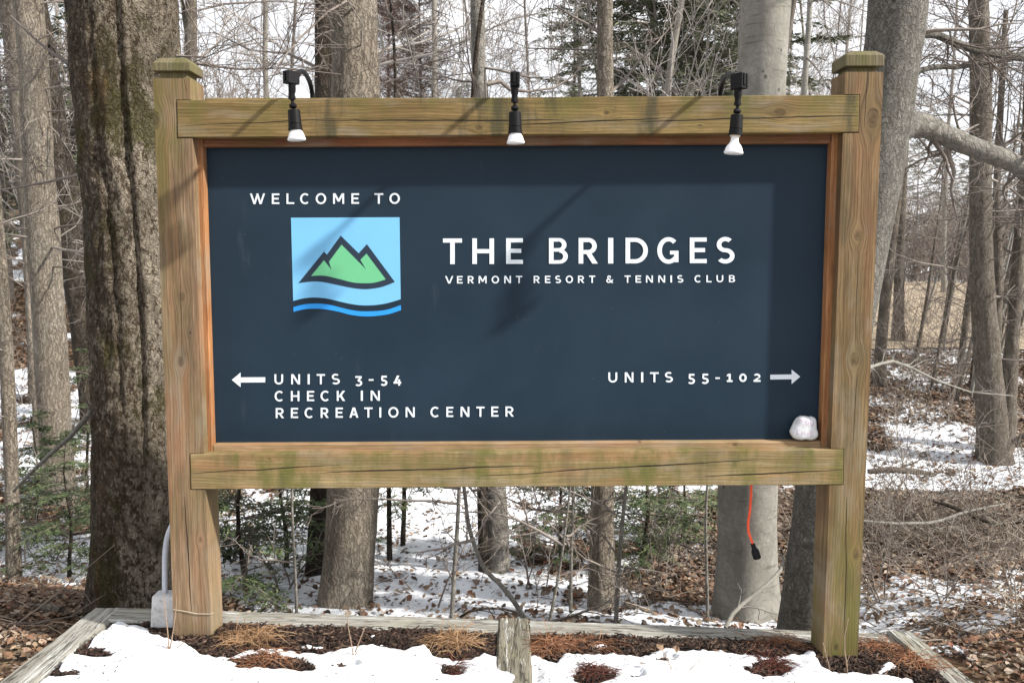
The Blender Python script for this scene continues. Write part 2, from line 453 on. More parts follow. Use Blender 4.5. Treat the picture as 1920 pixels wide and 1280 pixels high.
rail(RT, m_top, 'top_rail'); rail(RB, m_bot, 'bottom_rail')

# trim round the panel and the panel itself
YT, YP = .045, .085
TI = dict(tl=at(380, 275, YT), tr=at(1559, 268, YT), bl=at(398, 833.5, YT), br=at(1540, 827, YT))
TO = dict(tl=at(352, 250, YT), tr=at(1586, 243, YT), bl=at(372, 858, YT), br=at(1567, 850, YT))
def trim(pts, mat, y0, bev=.003):
    b = MB(); b.prism([Vector((p.x, y0, p.z)) for p in pts], [Vector((p.x, .118, p.z)) for p in pts])
    return b.build('trim', mat, sign, bevel=bev)
def ext(a, b, z): return Vector((a.x + (b.x - a.x) * (z - a.z) / (b.z - a.z), 0, z))
zb, zt = TO['br'].z, TO['tl'].z
trim([Vector((TO['bl'].x, 0, zb)), ext(TI['bl'], TI['tl'], zb), ext(TI['bl'], TI['tl'], zt), Vector((TO['tl'].x, 0, zt))], m_trimv, YT)
trim([ext(TI['br'], TI['tr'], zb), Vector((TO['br'].x, 0, zb)), Vector((TO['tr'].x, 0, zt)), ext(TI['br'], TI['tr'], zt)], m_trimv, YT)
e = .0015
trim([Vector((TI['tl'].x + e, 0, TI['tl'].z)), Vector((TI['tr'].x - e, 0, TI['tr'].z)), Vector((TI['tr'].x - e, 0, TO['tr'].z)), Vector((TI['tl'].x + e, 0, TO['tl'].z))], m_trim, YT + .001)
trim([Vector((TI['bl'].x + e, 0, TO['bl'].z)), Vector((TI['br'].x - e, 0, TO['br'].z)), Vector((TI['br'].x - e, 0, TI['br'].z)), Vector((TI['bl'].x + e, 0, TI['bl'].z))], m_trimb, YT + .001)

g = G('navy_panel', .6, .12)
pp = g.c['Object']
n = g.noise(pp, 2.2, 5, .6); n2 = g.noise(g.map(pp, (3, 3, .6)), 4, 5, .65); sp = g.voro(pp, 34)
spn = g.noise(pp, 7, 2)
col = g.ramp(n, [(.3, (.0135, .026, .041, 1)), (.7, (.018, .033, .051, 1))])
col = g.mix(g.smooth(n2, .62, .8, 0., .20), col, (.09, .11, .13, 1))
col = g.mix(g.math('MULTIPLY', g.smooth(sp, .03, .055, 1., 0.), g.smooth(spn, .60, .66, 0., .6)), col, (.35, .35, .33, 1))
m_panel = g.done(col, n2, .002, .08, g.smooth(n, .3, .7, .36, .52))
m_white = plain('white_vinyl', (.66, .72, .78, 1), .5, .2, .02)
m_sky = plain('light_blue_vinyl', (.17, .46, .74, 1), .5, .3, .03, 4)
m_green = plain('green_vinyl', (.135, .47, .24, 1), .5, .3, .03, 4)
m_navy = plain('navy_vinyl', (.016, .030, .052, 1), .6, .3, .02, 4)
m_blue = plain('mid_blue_vinyl', (.022, .28, .76, 1), .5, .3, .03, 4)
b = MB()
zc = [TI['bl'].z - .02, TI['tl'].z + .02]
pf = [Vector((TI['bl'].x - .03, YP, TI['br'].z - .02)), Vector((TI['br'].x + .03, YP, TI['br'].z - .02)), Vector((TI['tr'].x + .03, YP, TI['tl'].z + .02)), Vector((TI['tl'].x - .03, YP, TI['tl'].z + .02))]
b.prism(pf, [Vector((p.x, YP + .02, p.z)) for p in pf])
panel = b.build('panel', m_panel, sign)

# ------------------------------------------------------------------ lettering (stroke built)
def rect(x0, y0, x1, y1): return [(x0, y0), (x1, y0), (x1, y1), (x0, y1)]
def diag(xb, yb, xt, yt, hw): return [(xb - hw / 2, yb), (xb + hw / 2, yb), (xt + hw / 2, yt), (xt - hw / 2, yt)]
def arc(cx, cy, rx, ry, a0, a1, t, n=22, ty=None):
    """ring sector as a list of quads"""
    ty = t if ty is None else ty
    out = []
    parts = 2 if abs(a1 - a0) > 330 else 1
    for p in range(parts):
        b0, b1 = a0 + (a1 - a0) * p / parts, a0 + (a1 - a0) * (p + 1) / parts
        an = [R(b0 + (b1 - b0) * i / n) for i in range(n + 1)]
        out.append([(cx + rx * math.cos(a), cy + ry * math.sin(a)) for a in an] + [(cx + (rx - t) * math.cos(a), cy + (ry - ty) * math.sin(a)) for a in reversed(an)])
    return out
def glyph(c, w, h, t):
    P = []; m = h / 2; tb = t * .9
    if c == 'E': P = [rect(0, 0, t, h), rect(t, h - tb, w, h), rect(t, m - tb / 2 + .01 * h, w * .9, m + tb / 2 + .01 * h), rect(t, 0, w, tb)]
    elif c == 'L': P = [rect(0, 0, t, h), rect(t, 0, w, tb)]
    elif c == 'T': P = [rect(0, h - tb, w, h), rect(w / 2 - t / 2, 0, w / 2 + t / 2, h - tb)]
    elif c == 'H': P = [rect(0, 0, t, h), rect(w - t, 0, w, h), rect(t, m - tb / 2, w - t, m + tb / 2)]
    elif c == 'I': P = [rect(0, 0, w, h)]
    elif c == '-': P = [rect(0, 0, w, h)]
    elif c == 'N': P = [rect(0, 0, t * .95, h), rect(w - t * .95, 0, w, h), diag(w - t * .62, 0, t * .62, h, t * 1.24)]
    elif c == 'M':
        P = [rect(0, 0, t * .95, h), rect(w - t * .95, 0, w, h), diag(w / 2 + t * .12, h * .22, t * .6, h, t * 1.2), diag(w / 2 - t * .12, h * .22, w - t * .6, h, t * 1.2)]
    elif c == 'V': P = [diag(w / 2 - t * .14, 0, t * .55, h, t * 1.1), diag(w / 2 + t * .14, 0, w - t * .55, h, t * 1.1)]
    elif c == 'A': P = [diag(t * .55, 0, w / 2 - t * .1, h, t * 1.1), diag(w - t * .55, 0, w / 2 + t * .1, h, t * 1.1), rect(w * .24, h * .24, w * .76, h * .24 + tb)]
    elif c == 'W':
        a = w * .30; hw = t * 1.02
        P = [diag(a, 0, hw / 2, h, hw), diag(a, 0, w / 2 + t * .1, h, hw), diag(w - a, 0, w / 2 - t * .1, h, hw), diag(w - a, 0, w - hw / 2, h, hw)]
    elif c == 'K': P = [rect(0, 0, t, h), diag(t * 1.2, m * .72, w - t * .7, h, t * 1.3), diag(w - t * .65, 0, t * 1.9, m * 1.12, t * 1.3)]
    elif c == 'O': P = arc(w / 2, m, w / 2, m, 0, 360, t, 36, tb)
    elif c == 'C': P = arc(w * .53, m, w * .53, m, 47, 313, t, 30, tb)
    elif c == 'G': P = arc(w * .53, m, w * .53, m, 47, 318, t, 30, tb) + [rect(w - t * .95, h * .06, w, m * .98), rect(w * .6, m * .98 - tb * .9, w - t * .95, m * .98)]
    elif c == 'D': P = [rect(0, 0, t, h), rect(t, h - tb, w * .44, h), rect(t, 0, w * .44, tb)] + arc(w * .42, m, w * .58, m, -90, 90, t, 24, tb)
    elif c == 'B':
        r1 = h * .265; r2 = h * .285
        P = [rect(0, 0, t, h), rect(t, h - tb * .85, w * .56, h), rect(t, 0, w * .58, tb * .85), rect(t, h - 2 * r1, w * .6, h - 2 * r1 + tb * .85)]
        P += arc(w * .52, h - r1, w * .41, r1, -90, 90, t, 16, tb * .85) + arc(w * .55, r2, w * .45, r2, -90, 90, t, 16, tb * .85)
    elif c in 'PR':
        r1 = h * .315
        P = [rect(0, 0, t, h), rect(t, h - tb, w * .52, h), rect(t, h - 2 * r1, w * .55, h - 2 * r1 + tb)] + arc(w * .5, h - r1, w * .44, r1, -90, 90, t, 16, tb)
        P.append(diag(w - t * .62, 0, w * .50, h - 2 * r1 + tb * .3, t * 1.2))
    elif c == 'S':
        ry = (h + tb) / 4; rx = w / 2
        P = arc(w * .5, h - ry, rx * .93, ry, 42, 270, t, 20, tb) + arc(w * .5, ry, rx, ry, 90, -142, t, 20, tb)
    elif c == 'U': P = [rect(0, w * .45, t, h), rect(w - t, w * .45, w, h)] + arc(w / 2, w * .45, w / 2, w * .45, 180, 360, t, 20, tb)
    elif c == '&':
        P = arc(w * .40, h * .76, w * .25, h * .24, -40, 220, t * .85, 18, tb * .85) + arc(w * .38, h * .29, w * .38, h * .29, 60, 330, t, 22, tb)
        P += [diag(w - t * .6, 0, w * .24, h * .66, t * 1.2), diag(w * .70, h * .16, w - t * .5, h * .46, t)]
    elif c == '0': P = arc(w / 2, m, w / 2, m, 0, 360, t, 36, tb)
    elif c == '1': P = [rect(w / 2 - t * .45, tb, w / 2 + t * .55, h), rect(w * .04, 0, w, tb), diag(w * .16, h * .70, w / 2 - t * .3, h * .98, t * 1.1)]
    elif c == '2':
        ry = h * .31
        P = arc(w * .5, h - ry, w * .47, ry, -38, 158, t, 20, tb) + [diag(t * .7, tb * .9, w * .76, h * .50, t * 1.35), rect(0, 0, w, tb)]
    elif c == '3':
        P = [rect(w * .06, h - tb, w * .92, h), diag(w * .46, h * .55, w * .78, h - tb, t * 1.2)] + arc(w * .48, h * .31, w * .52, h * .31, 100, -140, t, 22, tb)
    elif c == '5':
        P = [rect(w * .16, h - tb, w * .92, h), rect(w * .14, h * .52, w * .14 + t * .9, h - tb)] + arc(w * .47, h * .31, w * .53, h * .31, 122, -142, t, 22, tb)
    elif c == '4':
        P = [diag(t * .65, h * .22, w * .60, h, t * 1.25), rect(0, h * .20, w, h * .20 + tb), rect(w * .60, 0, w * .60 + t, h * .62)]
    return P
def lettering(name, items, mat=None, parent=None, Y=YP):
    """items: (char, u0, u1, vtop, vbottom, stroke px) in photo pixels, laid on the panel plane."""
    V = []; F = {}; k = 0
    for (c, u0, u1, vt, vb, t) in items:
        for q in glyph(c, u1 - u0, vb - vt, t * .93):
            y = Y - .0012 - .00025 * (k % 5); k += 1
            area = sum(q[i][0] * q[(i + 1) % len(q)][1] - q[(i + 1) % len(q)][0] * q[i][1] for i in range(len(q)))
            if area < 0: q = q[::-1]
            o = len(V)
            V += [tuple(at(u0 + x, vb - yy, y)) for x, yy in q]
            F.setdefault(len(q), []).append([o + i for i in range(len(q))])
    return mesh_np(name, V, [np.array(f) for f in F.values()], mat or m_white, parent or panel)
def line(txt, xs, ox, oy, sc, top, bot, t, ov=1.0):
    """xs: list of (x0, x1) in zoomed pixels for the non-space characters; top / bot: (value at first, value at last)."""
    chars = [c for c in txt if c != ' ']; n = len(chars); out = []
    X0, X1 = xs[0][0], xs[-1][1]
    for c, (a, b_) in zip(chars, xs):
        f = ((a + b_) / 2 - X0) / (X1 - X0)
        tp, bt = top[0] + (top[1] - top[0]) * f, bot[0] + (bot[1] - bot[0]) * f
        if c in 'OCGS&': tp -= ov; bt += ov
        out.append((c, ox + a / sc, ox + b_ / sc, oy + tp / sc, oy + bt / sc, t))
    return out
Z1 = (420, 340, 4.5725)
lettering('welcome_lettering', line('WELCOME TO', [(222, 352), (410, 475), (535, 602), (652, 733), (786, 876), (935, 1030), (1092, 1158), (1290, 1365), (1418, 1508)], *Z1, (105, 102), (196, 192), 4.0, 2))
Z2 = (820, 420, 3.3103)
lettering('title_lettering', line('THE BRIDGES', [(35, 153), (217, 352), (427, 531), (693, 810), (877, 997), (1060, 1092), (1168, 1307), (1365, 1497), (1567, 1672), (1730, 1845)], *Z2, (90, 83), (249, 242), 9.3, 3))
lettering('subtitle_lettering', line('VERMONT RESORT & TENNIS CLUB', [(48, 99), (122, 157), (189, 227), (256, 306), (337, 383), (415, 457), (488, 527),
    (598, 636), (668, 702), (730, 768), (797, 842), (873, 912), (942, 980), (1048, 1093), (1162, 1200), (1230, 1265), (1295, 1338), (1371, 1414), (1446, 1457), (1488, 1527),
    (1596, 1638), (1670, 1702), (1732, 1775), (1810, 1848)], *Z2, (323, 317), (369, 361), 2.9, 1))
Z3 = (420, 680, 3.3103)
it = line('UNITS', [(313, 367), (417, 472), (519, 532), (575, 627), (667, 719)], *Z3, (71, 69), (134, 132), 3.8, 1.5)
def one(c, a, b_, t, u, Z, th): return (c, Z[0] + a / Z[2], Z[0] + b_ / Z[2], Z[1] + t / Z[2], Z[1] + u / Z[2], th)
it += [one('3', 812, 858, 82, 145, Z3, 4.), one('-', 898, 928, 101, 111, Z3, 3), one('5', 970, 1014, 80, 143, Z3, 4.), one('4', 1052, 1100, 79, 141, Z3, 4.)]
lettering('left_units_lettering', it)
lettering('check_in_lettering', line('CHECK IN', [(314, 371), (415, 468), (515, 560), (599, 656), (700, 752), (849, 862), (910, 967)], *Z3, (175, 172), (238, 235), 3.8, 1.5))
lettering('recreation_lettering', line('RECREATION CENTER', [(321, 373), (415, 460), (500, 556), (600, 650), (693, 738), (778, 834), (870, 922), (964, 976), (1020, 1083), (1127, 1184),
    (1281, 1338), (1380, 1423), (1468, 1523), (1566, 1617), (1659, 1703), (1747, 1799)], *Z3, (280, 270), (343, 333), 3.8, 1.5))
Z4 = (1120, 660, 3.6923)
it = line('UNITS', [(76, 138), (190, 250), (303, 318), (365, 425), (466, 523)], *Z4, (140, 138), (210, 207), 3.8, 1.5)
it += [one('5', 626, 676, 150, 221, Z4, 4.1), one('5', 720, 771, 149, 220, Z4, 4.1), one('-', 817, 848, 174, 185, Z4, 3), one('1', 895, 936, 149, 206, Z4, 4.1), one('0', 982, 1034, 148, 206, Z4, 4.1), one('2', 1081, 1130, 148, 205, Z4, 4.1)]
lettering('right_units_lettering', it)
def flat(name, loops, mats):
    V = []; Fs = {}; mi = {}
    for k, (pts, y, m) in enumerate(loops):
        o = len(V); V += [tuple(at(u, v, YP - y)) for u, v in pts]
        Fs.setdefault(len(pts), []).append([o + i for i in range(len(pts))]); mi.setdefault(len(pts), []).append(m)
    o = mesh_np(name, V, [np.array(f) for f in Fs.values()], mats, panel, mi=[m for l in mi.values() for m in l])
    return o
def zz(pts, Z): return [(Z[0] + x / Z[2], Z[1] + y / Z[2]) for x, y in pts]
def ccw(p):
    a = sum(p[i][0] * p[(i + 1) % len(p)][1] - p[(i + 1) % len(p)][0] * p[i][1] for i in range(len(p)))
    return p if a < 0 else p[::-1]
flat('left_arrow', [(ccw(zz([(48, 106), (103, 60), (103, 90), (256, 89), (256, 121), (103, 122), (103, 151)], Z3)), .0015, 0)], m_white)
flat('right_arrow', [(ccw(zz([(1404, 169), (1345, 120), (1345, 154), (1197, 156), (1197, 189), (1345, 187), (1345, 221)], Z4)), .0015, 0)], m_white)
def spline(pts, n=8):
    out = []
    P = [pts[0]] + pts + [pts[-1]]
    for i in range(1, len(P) - 2):
        for k in range(n):
            t = k / n; a, b_, c, d = P[i - 1], P[i], P[i + 1], P[i + 2]
            out.append(tuple(.5 * (2 * b_[j] + (c[j] - a[j]) * t + (2 * a[j] - 5 * b_[j] + 4 * c[j] - d[j]) * t * t + (3 * b_[j] - a[j] - 3 * c[j] + d[j]) * t ** 3) for j in range(2)))
    return out + [pts[-1]]
wave = spline([(593, 1025), (680, 1003), (770, 995), (880, 1004), (1000, 1032), (1120, 1056), (1240, 1063), (1380, 1048), (1515, 1010)])
flat('emblem_background', [(ccw(zz([(1515, 1010), (1505, 308), (574, 312)] + wave[:-1], Z1)), .001, 0)], m_sky)
mb = spline([(1465, 862), (1350, 905), (1220, 923), (1100, 913), (960, 885), (850, 863), (760, 858), (638, 872)])
flat('emblem_mountain', [(ccw(zz(mb + [(857, 602), (883, 628), (1001, 465), (1155, 617), (1225, 538)], Z1)), .0016, 0)], m_navy)
gb = spline([(1387, 840), (1300, 866), (1220, 873), (1110, 867), (1000, 840), (900, 816), (830, 807), (747, 811)])
flat('emblem_meadow', [(ccw(zz(gb + [(857, 676), (922, 760), (900, 688), (1008, 543), (1218, 755), (1169, 672), (1222, 620)], Z1)), .0022, 0)], m_green)
st = spline([(595, 1077), (690, 1054), (800, 1047), (900, 1057), (1000, 1081), (1100, 1104), (1210, 1114), (1380, 1103), (1516, 1060)])
sb = spline([(1518, 1103), (1400, 1140), (1240, 1157), (1100, 1146), (980, 1117), (860, 1095), (760, 1091), (680, 1098), (595, 1118)])
flat('emblem_stripe', [(ccw(zz(st + sb, Z1)), .0012, 0)], m_blue)

# ------------------------------------------------------------------ lamps on the top rail
m_black = plain('black_plastic', (.007, .007, .008, 1), .5, .16, .12, 60)
m_conduit = plain('black_tube', (.005, .005, .006, 1), .5, .16, .1, 60)
g = G('white_glass', .25, .5); m_bulb = g.done((.86, .87, .88, 1))
m_collar = plain('cream_collar', (.62, .58, .47, 1), .4, .4, .05)
YB = -.20
def lamp(label, mount, box, boxw, boxh, yaw, stem, sock, bulb, long_neck):
    """all in photo pixels at the lamp's own plane: stem/sock/bulb are ((u,v),(u,v)) axis ends."""
    m0 = at(mount[0], mount[1], .16)
    root = empty('sign_lamp', m0, label, 'lamp', 'lamps over the sign')
    bc = at(box[0], box[1], YB)
    # head block with a ribbed front
    b = MB(); hw, hh, hd = boxw / 2 * .00188, boxh / 2 * .00188, .024
    def tr(x, y, z):
        c, s = math.cos(yaw), math.sin(yaw)
        return (bc.x + x * c - y * s, bc.y + x * s + y * c, bc.z + z)
    def bx(x0, x1, y0, y1, z0, z1):
        f = [tr(x0, y0, z0), tr(x1, y0, z0), tr(x1, y0, z1), tr(x0, y0, z1)]; k = [tr(x0, y1, z0), tr(x1, y1, z0), tr(x1, y1, z1), tr(x0, y1, z1)]
        b.prism(f, k)
    bx(-hw, hw, -hd, hd, -hh, hh)
    bx(-hw * .55, hw * .05, -hd - .004, -hd + .001, -hh * .6, hh * .92)
    bx(hw * .35, hw * .85, -hd - .003, -hd + .001, -hh * .8, hh * .92)
    b.build('junction_head', m_black, root, bevel=.0018)
    # gooseneck from behind the rail
    b = MB()
    end = Vector(tr(0, hd - .002, hh * .35))
    p1 = m0 + Vector((0, 0, -.12)); p2 = m0 + Vector((0, -.012, .0))
    apex_z = end.z + .008
    d = end - m0
    ctrl = [p1, m0 + Vector((0, 0, -.05)), m0 + Vector((d.x * .01, d.y * .01, d.z * .01 + .012)), m0 + Vector((d.x * .06, d.y * .06, d.z * .06 + .036)), m0 + Vector((d.x * .20, d.y * .20, d.z * .2 + .053)), m0 + Vector((d.x * .45, d.y * .45, d.z * .45 + .057)), m0 + Vector((d.x * .75, d.y * .75, d.z * .75 + .040)), end]
    pts = []
    P = [ctrl[0]] + ctrl + [ctrl[-1]]
    for i in range(1, len(P) - 2):
        for k in range(5):
            t = k / 5; a, q, c, e2 = P[i - 1], P[i], P[i + 1], P[i + 2]
            pts.append(.5 * (2 * q + (c - a) * t + (2 * a - 5 * q + 4 * c - e2) * t * t + (3 * q - a - 3 * c + e2) * t ** 3))
    pts.append(ctrl[-1])
    b.tube(pts, .0088, 12)
    col0 = pts[-4]; b.tube([col0, pts[-2]], .0108, 14)
    b.build('gooseneck', m_conduit, root, smooth=True)
    # stem, link and knuckle
    b = MB()
    s0, s1 = at(*stem[0], YB), at(*stem[1], YB)
    ax = (s1 - s0); L = ax.length; ax.normalize()
    b.lathe(s0, ax, [(-.01, .013), (L * .45, .0128), (L * .55, .0105), (L * .8, .0105), (L * .81, .0128), (L, .0122)], 8)
    k0, k1 = at(*sock[0], YB), at(*sock[1], YB)
    b.tube([s1 - ax * .004, s1.lerp(k0, .75)], .0056, 8)
    kc = s1.lerp(k0, .62)
    V, F = tube([kc + Vector((x, 0, 0)) for x in (-.013, -.012, -.008, -.007, .004, .009, .013)], [.003, .007, .0075, .0095, .0098, .008, .002], 14)
    b.add(V, F)
    b.build('swivel', m_black, root, smooth=True)
    b = MB()
    ax = (k1 - k0); L = ax.length; ax.normalize()
    b.lathe(k0, ax, [(-.001, .010), (.000, .0185), (.003, .0208), (L * .68, .0222), (L * .69, .0205), (L * .71, .0205), (L * .72, .0230), (L * .93, .0232), (L * .94, .0252), (L, .0252), (L + .001, .015)], 28)
    b.build('socket', m_black, root, smooth=True)
    b0, b1 = at(*bulb[0], YB), at(*bulb[1], YB)
    ax = (b1 - b0); L = ax.length; ax.normalize()
    if long_neck: pr = [(-.01, .015), (0, .0135), (L * .22, .0135), (L * .36, .0165), (L * .50, .0235), (L * .66, .0285), (L * .82, .0308), (L * .86, .033), (L * .95, .033), (L, .0300), (L + .002, .012)]
    else: pr = [(-.012, .016), (0, .0190), (L * .12, .0215), (L * .35, .0255), (L * .62, .0282), (L * .72, .0290), (L * .76, .0312), (L * .92, .0312), (L, .0285), (L + .002, .010)]
    q = MB(); q.lathe(b0, ax, pr, 36)
    bo = q.build('bulb', m_bulb, root, smooth=True, angle=50)
    if long_neck:
        q = MB(); q.lathe(b0 - ax * .012, ax, [(0, .0185), (.009, .0185), (.012, .0165)], 28)
        q.build('bulb_collar', m_collar, bo, smooth=True)
    return root
lamp('black lamp at the left end of the top rail, short white bulb', (586, 187), (546, 146), 17, 23, R(-38), ((547.5, 157), (547.5, 187)), ((551, 206), (554, 244)), ((555, 245), (556.5, 264)), False)
lamp('black lamp seen end on in the middle of the top rail, short white bulb', (966, 187), (965.5, 150), 17, 25, R(2), ((965, 162), (965, 192)), ((965.5, 210), (966, 250)), ((966.5, 251), (967, 270)), False)
lamp('tilted black lamp at the right end of the top rail, long necked white bulb', (1350, 187), (1386, 153), 19, 28, R(40), ((1384, 167), (1383, 198)), ((1382, 215), (1379, 254)), ((1378, 257), (1375, 289)), True)

# ------------------------------------------------------------------ white stone on the lower trim
stone_c = at(1506, 803, .055)
g = G('painted_stone', .7, .3)
n = g.noise(g.c['Object'], 24, 5, .6)
col = g.ramp(n, [(.28, (.36, .35, .36, 1)), (.42, (.56, .57, .59, 1)), (.68, (.68, .70, .73, 1))])
m_stone = g.done(col, n, .004, .6)
out = spline([(150, 700), (215, 560), (290, 410), (350, 330), (430, 285), (500, 272), (600, 280), (665, 300), (720, 292), (790, 315), (838, 360), (852, 480), (858, 600), (885, 690), (898, 760), (870, 840), (790, 905), (680, 925), (560, 905), (440, 922), (330, 905), (230, 840), (175, 770)], 4)
loop = [at(1470 + x / 14.222, 760 + y / 14.222, .05) for x, y in out]
cen = sum(loop, Vector()) / len(loop)
lay = [(-.025, .30), (-.0245, .62), (-.022, .80), (-.014, .95), (-.002, 1.), (.010, .97), (.018, .85), (.024, .6), (.026, .3)]
V = []; nL = len(loop)
for dy, s in lay:
    for p in loop:
        q = cen + (p - cen) * s
        r = .0012 * mnoise.noise(q * 40)
        V.append((q.x + r, .052 + dy + .0014 * mnoise.noise(q * 26 + Vector((0, dy * 60, 3))), q.z + r))
F = [[k * nL + i, (k + 1) * nL + i, (k + 1) * nL + (i + 1) % nL, k * nL + (i + 1) % nL] for k in range(len(lay) - 1) for i in range(nL)]
F += [list(range(nL)), [(len(lay) - 1) * nL + i for i in range(nL - 1, -1, -1)]]
b = MB(); b.add(V, F)
stone = b.build('painted_stone', m_stone, None, smooth=True, angle=180)
tag(stone, 'white painted stone with faint pink lettering in the lower right corner of the sign', 'stone')
m_pink = plain('faded_pink_marker', (.40, .22, .38, 1), .7, .2, .05)
def sl(c, x0, x1, y0, y1, t): return (c, 1470 + x0 / 14.222, 1470 + x1 / 14.222, 760 + y0 / 14.222, 760 + y1 / 14.222, t)
def ystone(c, x0, x1, y0, y1): return [(c, x0, x1, y0, y1)]
o = lettering('marker_lettering', [sl('V', 460, 545, 345, 430, .9), sl('O', 565, 660, 400, 520, .9), sl('U', 705, 800, 430, 555, .9),
    sl('T', 310, 420, 650, 780, .9), sl('H', 475, 560, 690, 800, .9), sl('I', 640, 654, 710, 815, .9), sl('S', 690, 770, 715, 830, .9)], m_pink, stone, .0228)
for v_ in o.data.vertices:
    q = Vector(v_.co) - cen; s_ = min(1., max(abs(q.x) / .050, abs(q.z) / .043))
    v_.co.y = .052 + float(np.interp(s_, [.3, .62, .80, .95, 1.], [-.025, -.0245, -.022, -.014, -.002])) - .0028 + (v_.co.y - .0216) * .5

# ------------------------------------------------------------------ orange cord hanging behind the bottom rail
m_orange = plain('orange_cord', (.80, .085, .025, 1), .45, .35, .06, 80)
YC = .17
root = empty('extension_cord', at(1409, 880, YC), 'orange extension cord dangling from behind the bottom rail', 'cord')
cp = [at(u, v, YC) for u, v in spline([(1408, 860), (1408.5, 900), (1408, 930), (1406, 958), (1403, 980), (1404, 998), (1409, 1012), (1413, 1024)], 5)]
b = MB(); b.tube(cp, .0052, 10); b.build('cable', m_orange, root, smooth=True)
b = MB(); a0, a1 = at(1411, 1018, YC), at(1420, 1046, YC)
ax = (a1 - a0).normalized(); L = (a1 - a0).length
b.lathe(a0, ax, [(0, .006), (.001, .0085), (L * .35, .010), (L * .45, .015), (L * .6, .0165), (L * .95, .0165), (L, .0145), (L + .001, .006)], 16)
b.build('plug', m_black, root, smooth=True)

# ------------------------------------------------------------------ electrical box and conduit at the foot of the left post
m_grey = None
g = G('galvanised_box', .55, .4)
n = g.noise(g.c['Object'], 18, 6, .65); n2 = g.noise(g.c['Object'], 60, 3)
col = g.ramp(n, [(.25, (.20, .19, .16, 1)), (.45, (.42, .42, .42, 1)), (.7, (.55, .56, .58, 1))])
col = g.mix(g.smooth(n2, .60, .7, 0., .5), col, (.16, .14, .10, 1)); m_grey = g.done(col, n, .002, .4)
m_pvc = plain('grey_conduit', (.46, .49, .55, 1), .45, .35, .06, 20)
YE = .075
lo, hi = at(279, 1178, YE), at(326, 1118, YE)
root = empty('junction_box', (lo.x + .045, YE + .03, lo.z), 'weathered grey electrical box with bent conduit beside the left post', 'electrical box')
b = MB(); f = [at(281, 1178, YE), at(328, 1178, YE), at(328, 1117, YE), at(284, 1117, YE)]
b.prism(f, [p + Vector((0, .07, 0)) for p in f]); b.build('box', m_grey, root, bevel=.008, seg=3)
b = MB(); f = [at(300, 1194, YE + .015), at(326, 1194, YE + .015), at(326, 1176, YE + .015), at(300, 1176, YE + .015)]
b.prism(f, [p + Vector((0, .04, 0)) for p in f]); b.build('stub', m_grey, root, bevel=.002)
cp = [at(u, v, YE + .035) for u, v in spline([(309, 1122), (309, 1100), (309, 1060), (309.5, 1040), (312, 1015), (318, 994), (328, 975), (345, 955), (365, 938)], 5)]
b = MB(); b.tube(cp, .0105, 14); b.tube([cp[0] - Vector((0, 0, .005)), cp[0] + Vector((0, 0, .03))], .0135, 14)
b.build('conduit', m_pvc, root, smooth=True)
# twine tied round the left post
m_twine = plain('pale_twine', (.42, .36, .27, 1), .9, .1, .1, 80)
tw = [at(322, 1140, .145), at(323.5, 1141, .06), at(325, 1142, -.003), at(340, 1144, -.004), at(370, 1150, -.004), at(395.4, 1150.5, -.0035), at(400, 1148, .04), at(408, 1140, .10), at(416, 1128, .146), at(370, 1130, .148), at(322, 1140, .146)]
b = MB(); b.tube(tw, .0016, 6)
o = b.build('twine', m_twine, None, smooth=True); tag(o, 'thin pale string tied round the foot of the left post', 'string')

# ================================================================== THE GROUND
def fbm(x, y, z=0., o=3):
    a = 0.; w = 1.; f = 1.
    for _ in range(o):
        a += w * mnoise.noise(Vector((x * f, y * f, z + _ * 7.1))); f *= 2.1; w *= .5
    return a
SN_V = {
    90:   [(500, .0), (690, -.15), (720, .18), (850, .25), (900, -.05), (1000, -.02), (1020, .30), (1095, .28), (1115, -.15), (1135, -.75), (1300, -.8)],
    760:  [(500, .2), (900, .55), (1010, .48), (1060, .38), (1120, .36), (1150, .40), (1300, -.1)],
    1260: [(500, .3), (900, .15), (1000, .05), (1080, -.02), (1150, .15), (1300, -.3)],
    1750: [(500, .4), (560, .5), (640, .25), (735, -.05), (790, .0), (810, .20), (915, .30), (935, -.2), (950, -.75), (1055, -.75), (1075, .12), (1150, .20), (1210, .05), (1250, -.25), (1300, -.5)],
}
def snow_base(u, v):
    ks = sorted(SN_V)
    vals = [interp(v, SN_V[k]) for k in ks]
    return float(np.interp(u, ks, vals))
rows = list(np.linspace(-30, 2.2, 14)) + list(np.arange(2.4, 3.5, .06))
d = 3.5
while d < 22: rows.append(d); d *= 1.0085
while d < 420: rows.append(d); d *= 1.045
rows = np.array(rows); NC = 400
s = np.linspace(-1, 1, NC)
s = np.sign(s) * np.abs(s) ** 1.15
XX = np.empty((len(rows), NC)); YY = np.empty_like(XX)
for i, D in enumerate(rows):
    XX[i] = s * (max(D, 1.) * .78 + 2.5 + (18 if D < 2 else 0)); YY[i] = D + CAM[1]
ZZ = ground_np(XX, YY)
under = (YY < .18) & (XX > -1.69) & (XX < 1.585)
ZZ = np.where(under, ZZ - .28, ZZ)
U, Vv = proj(XX, YY, ZZ)
SNOW = np.zeros_like(XX)
for i in range(len(rows)):
    D = rows[i]
    for j in range(NC):
        x, y = XX[i, j], YY[i, j]
        if D > 60: SNOW[i, j] = .5; continue
        b_ = snow_base(U[i, j], Vv[i, j]) if D > 3 else -.2
        n = fbm(x * 1.1, y * 1.1, 1., 3) * .45 + fbm(x * 4.3, y * 3.2, 5., 2) * .32
        SNOW[i, j] = b_ + n
        if 3.4 < D < 25: ZZ[i, j] += .022 * fbm(x * 5, y * 5, 9., 2) + (.018 if SNOW[i, j] > .05 else 0)
i, j = np.meshgrid(np.arange(len(rows) - 1), np.arange(NC - 1), indexing='ij')
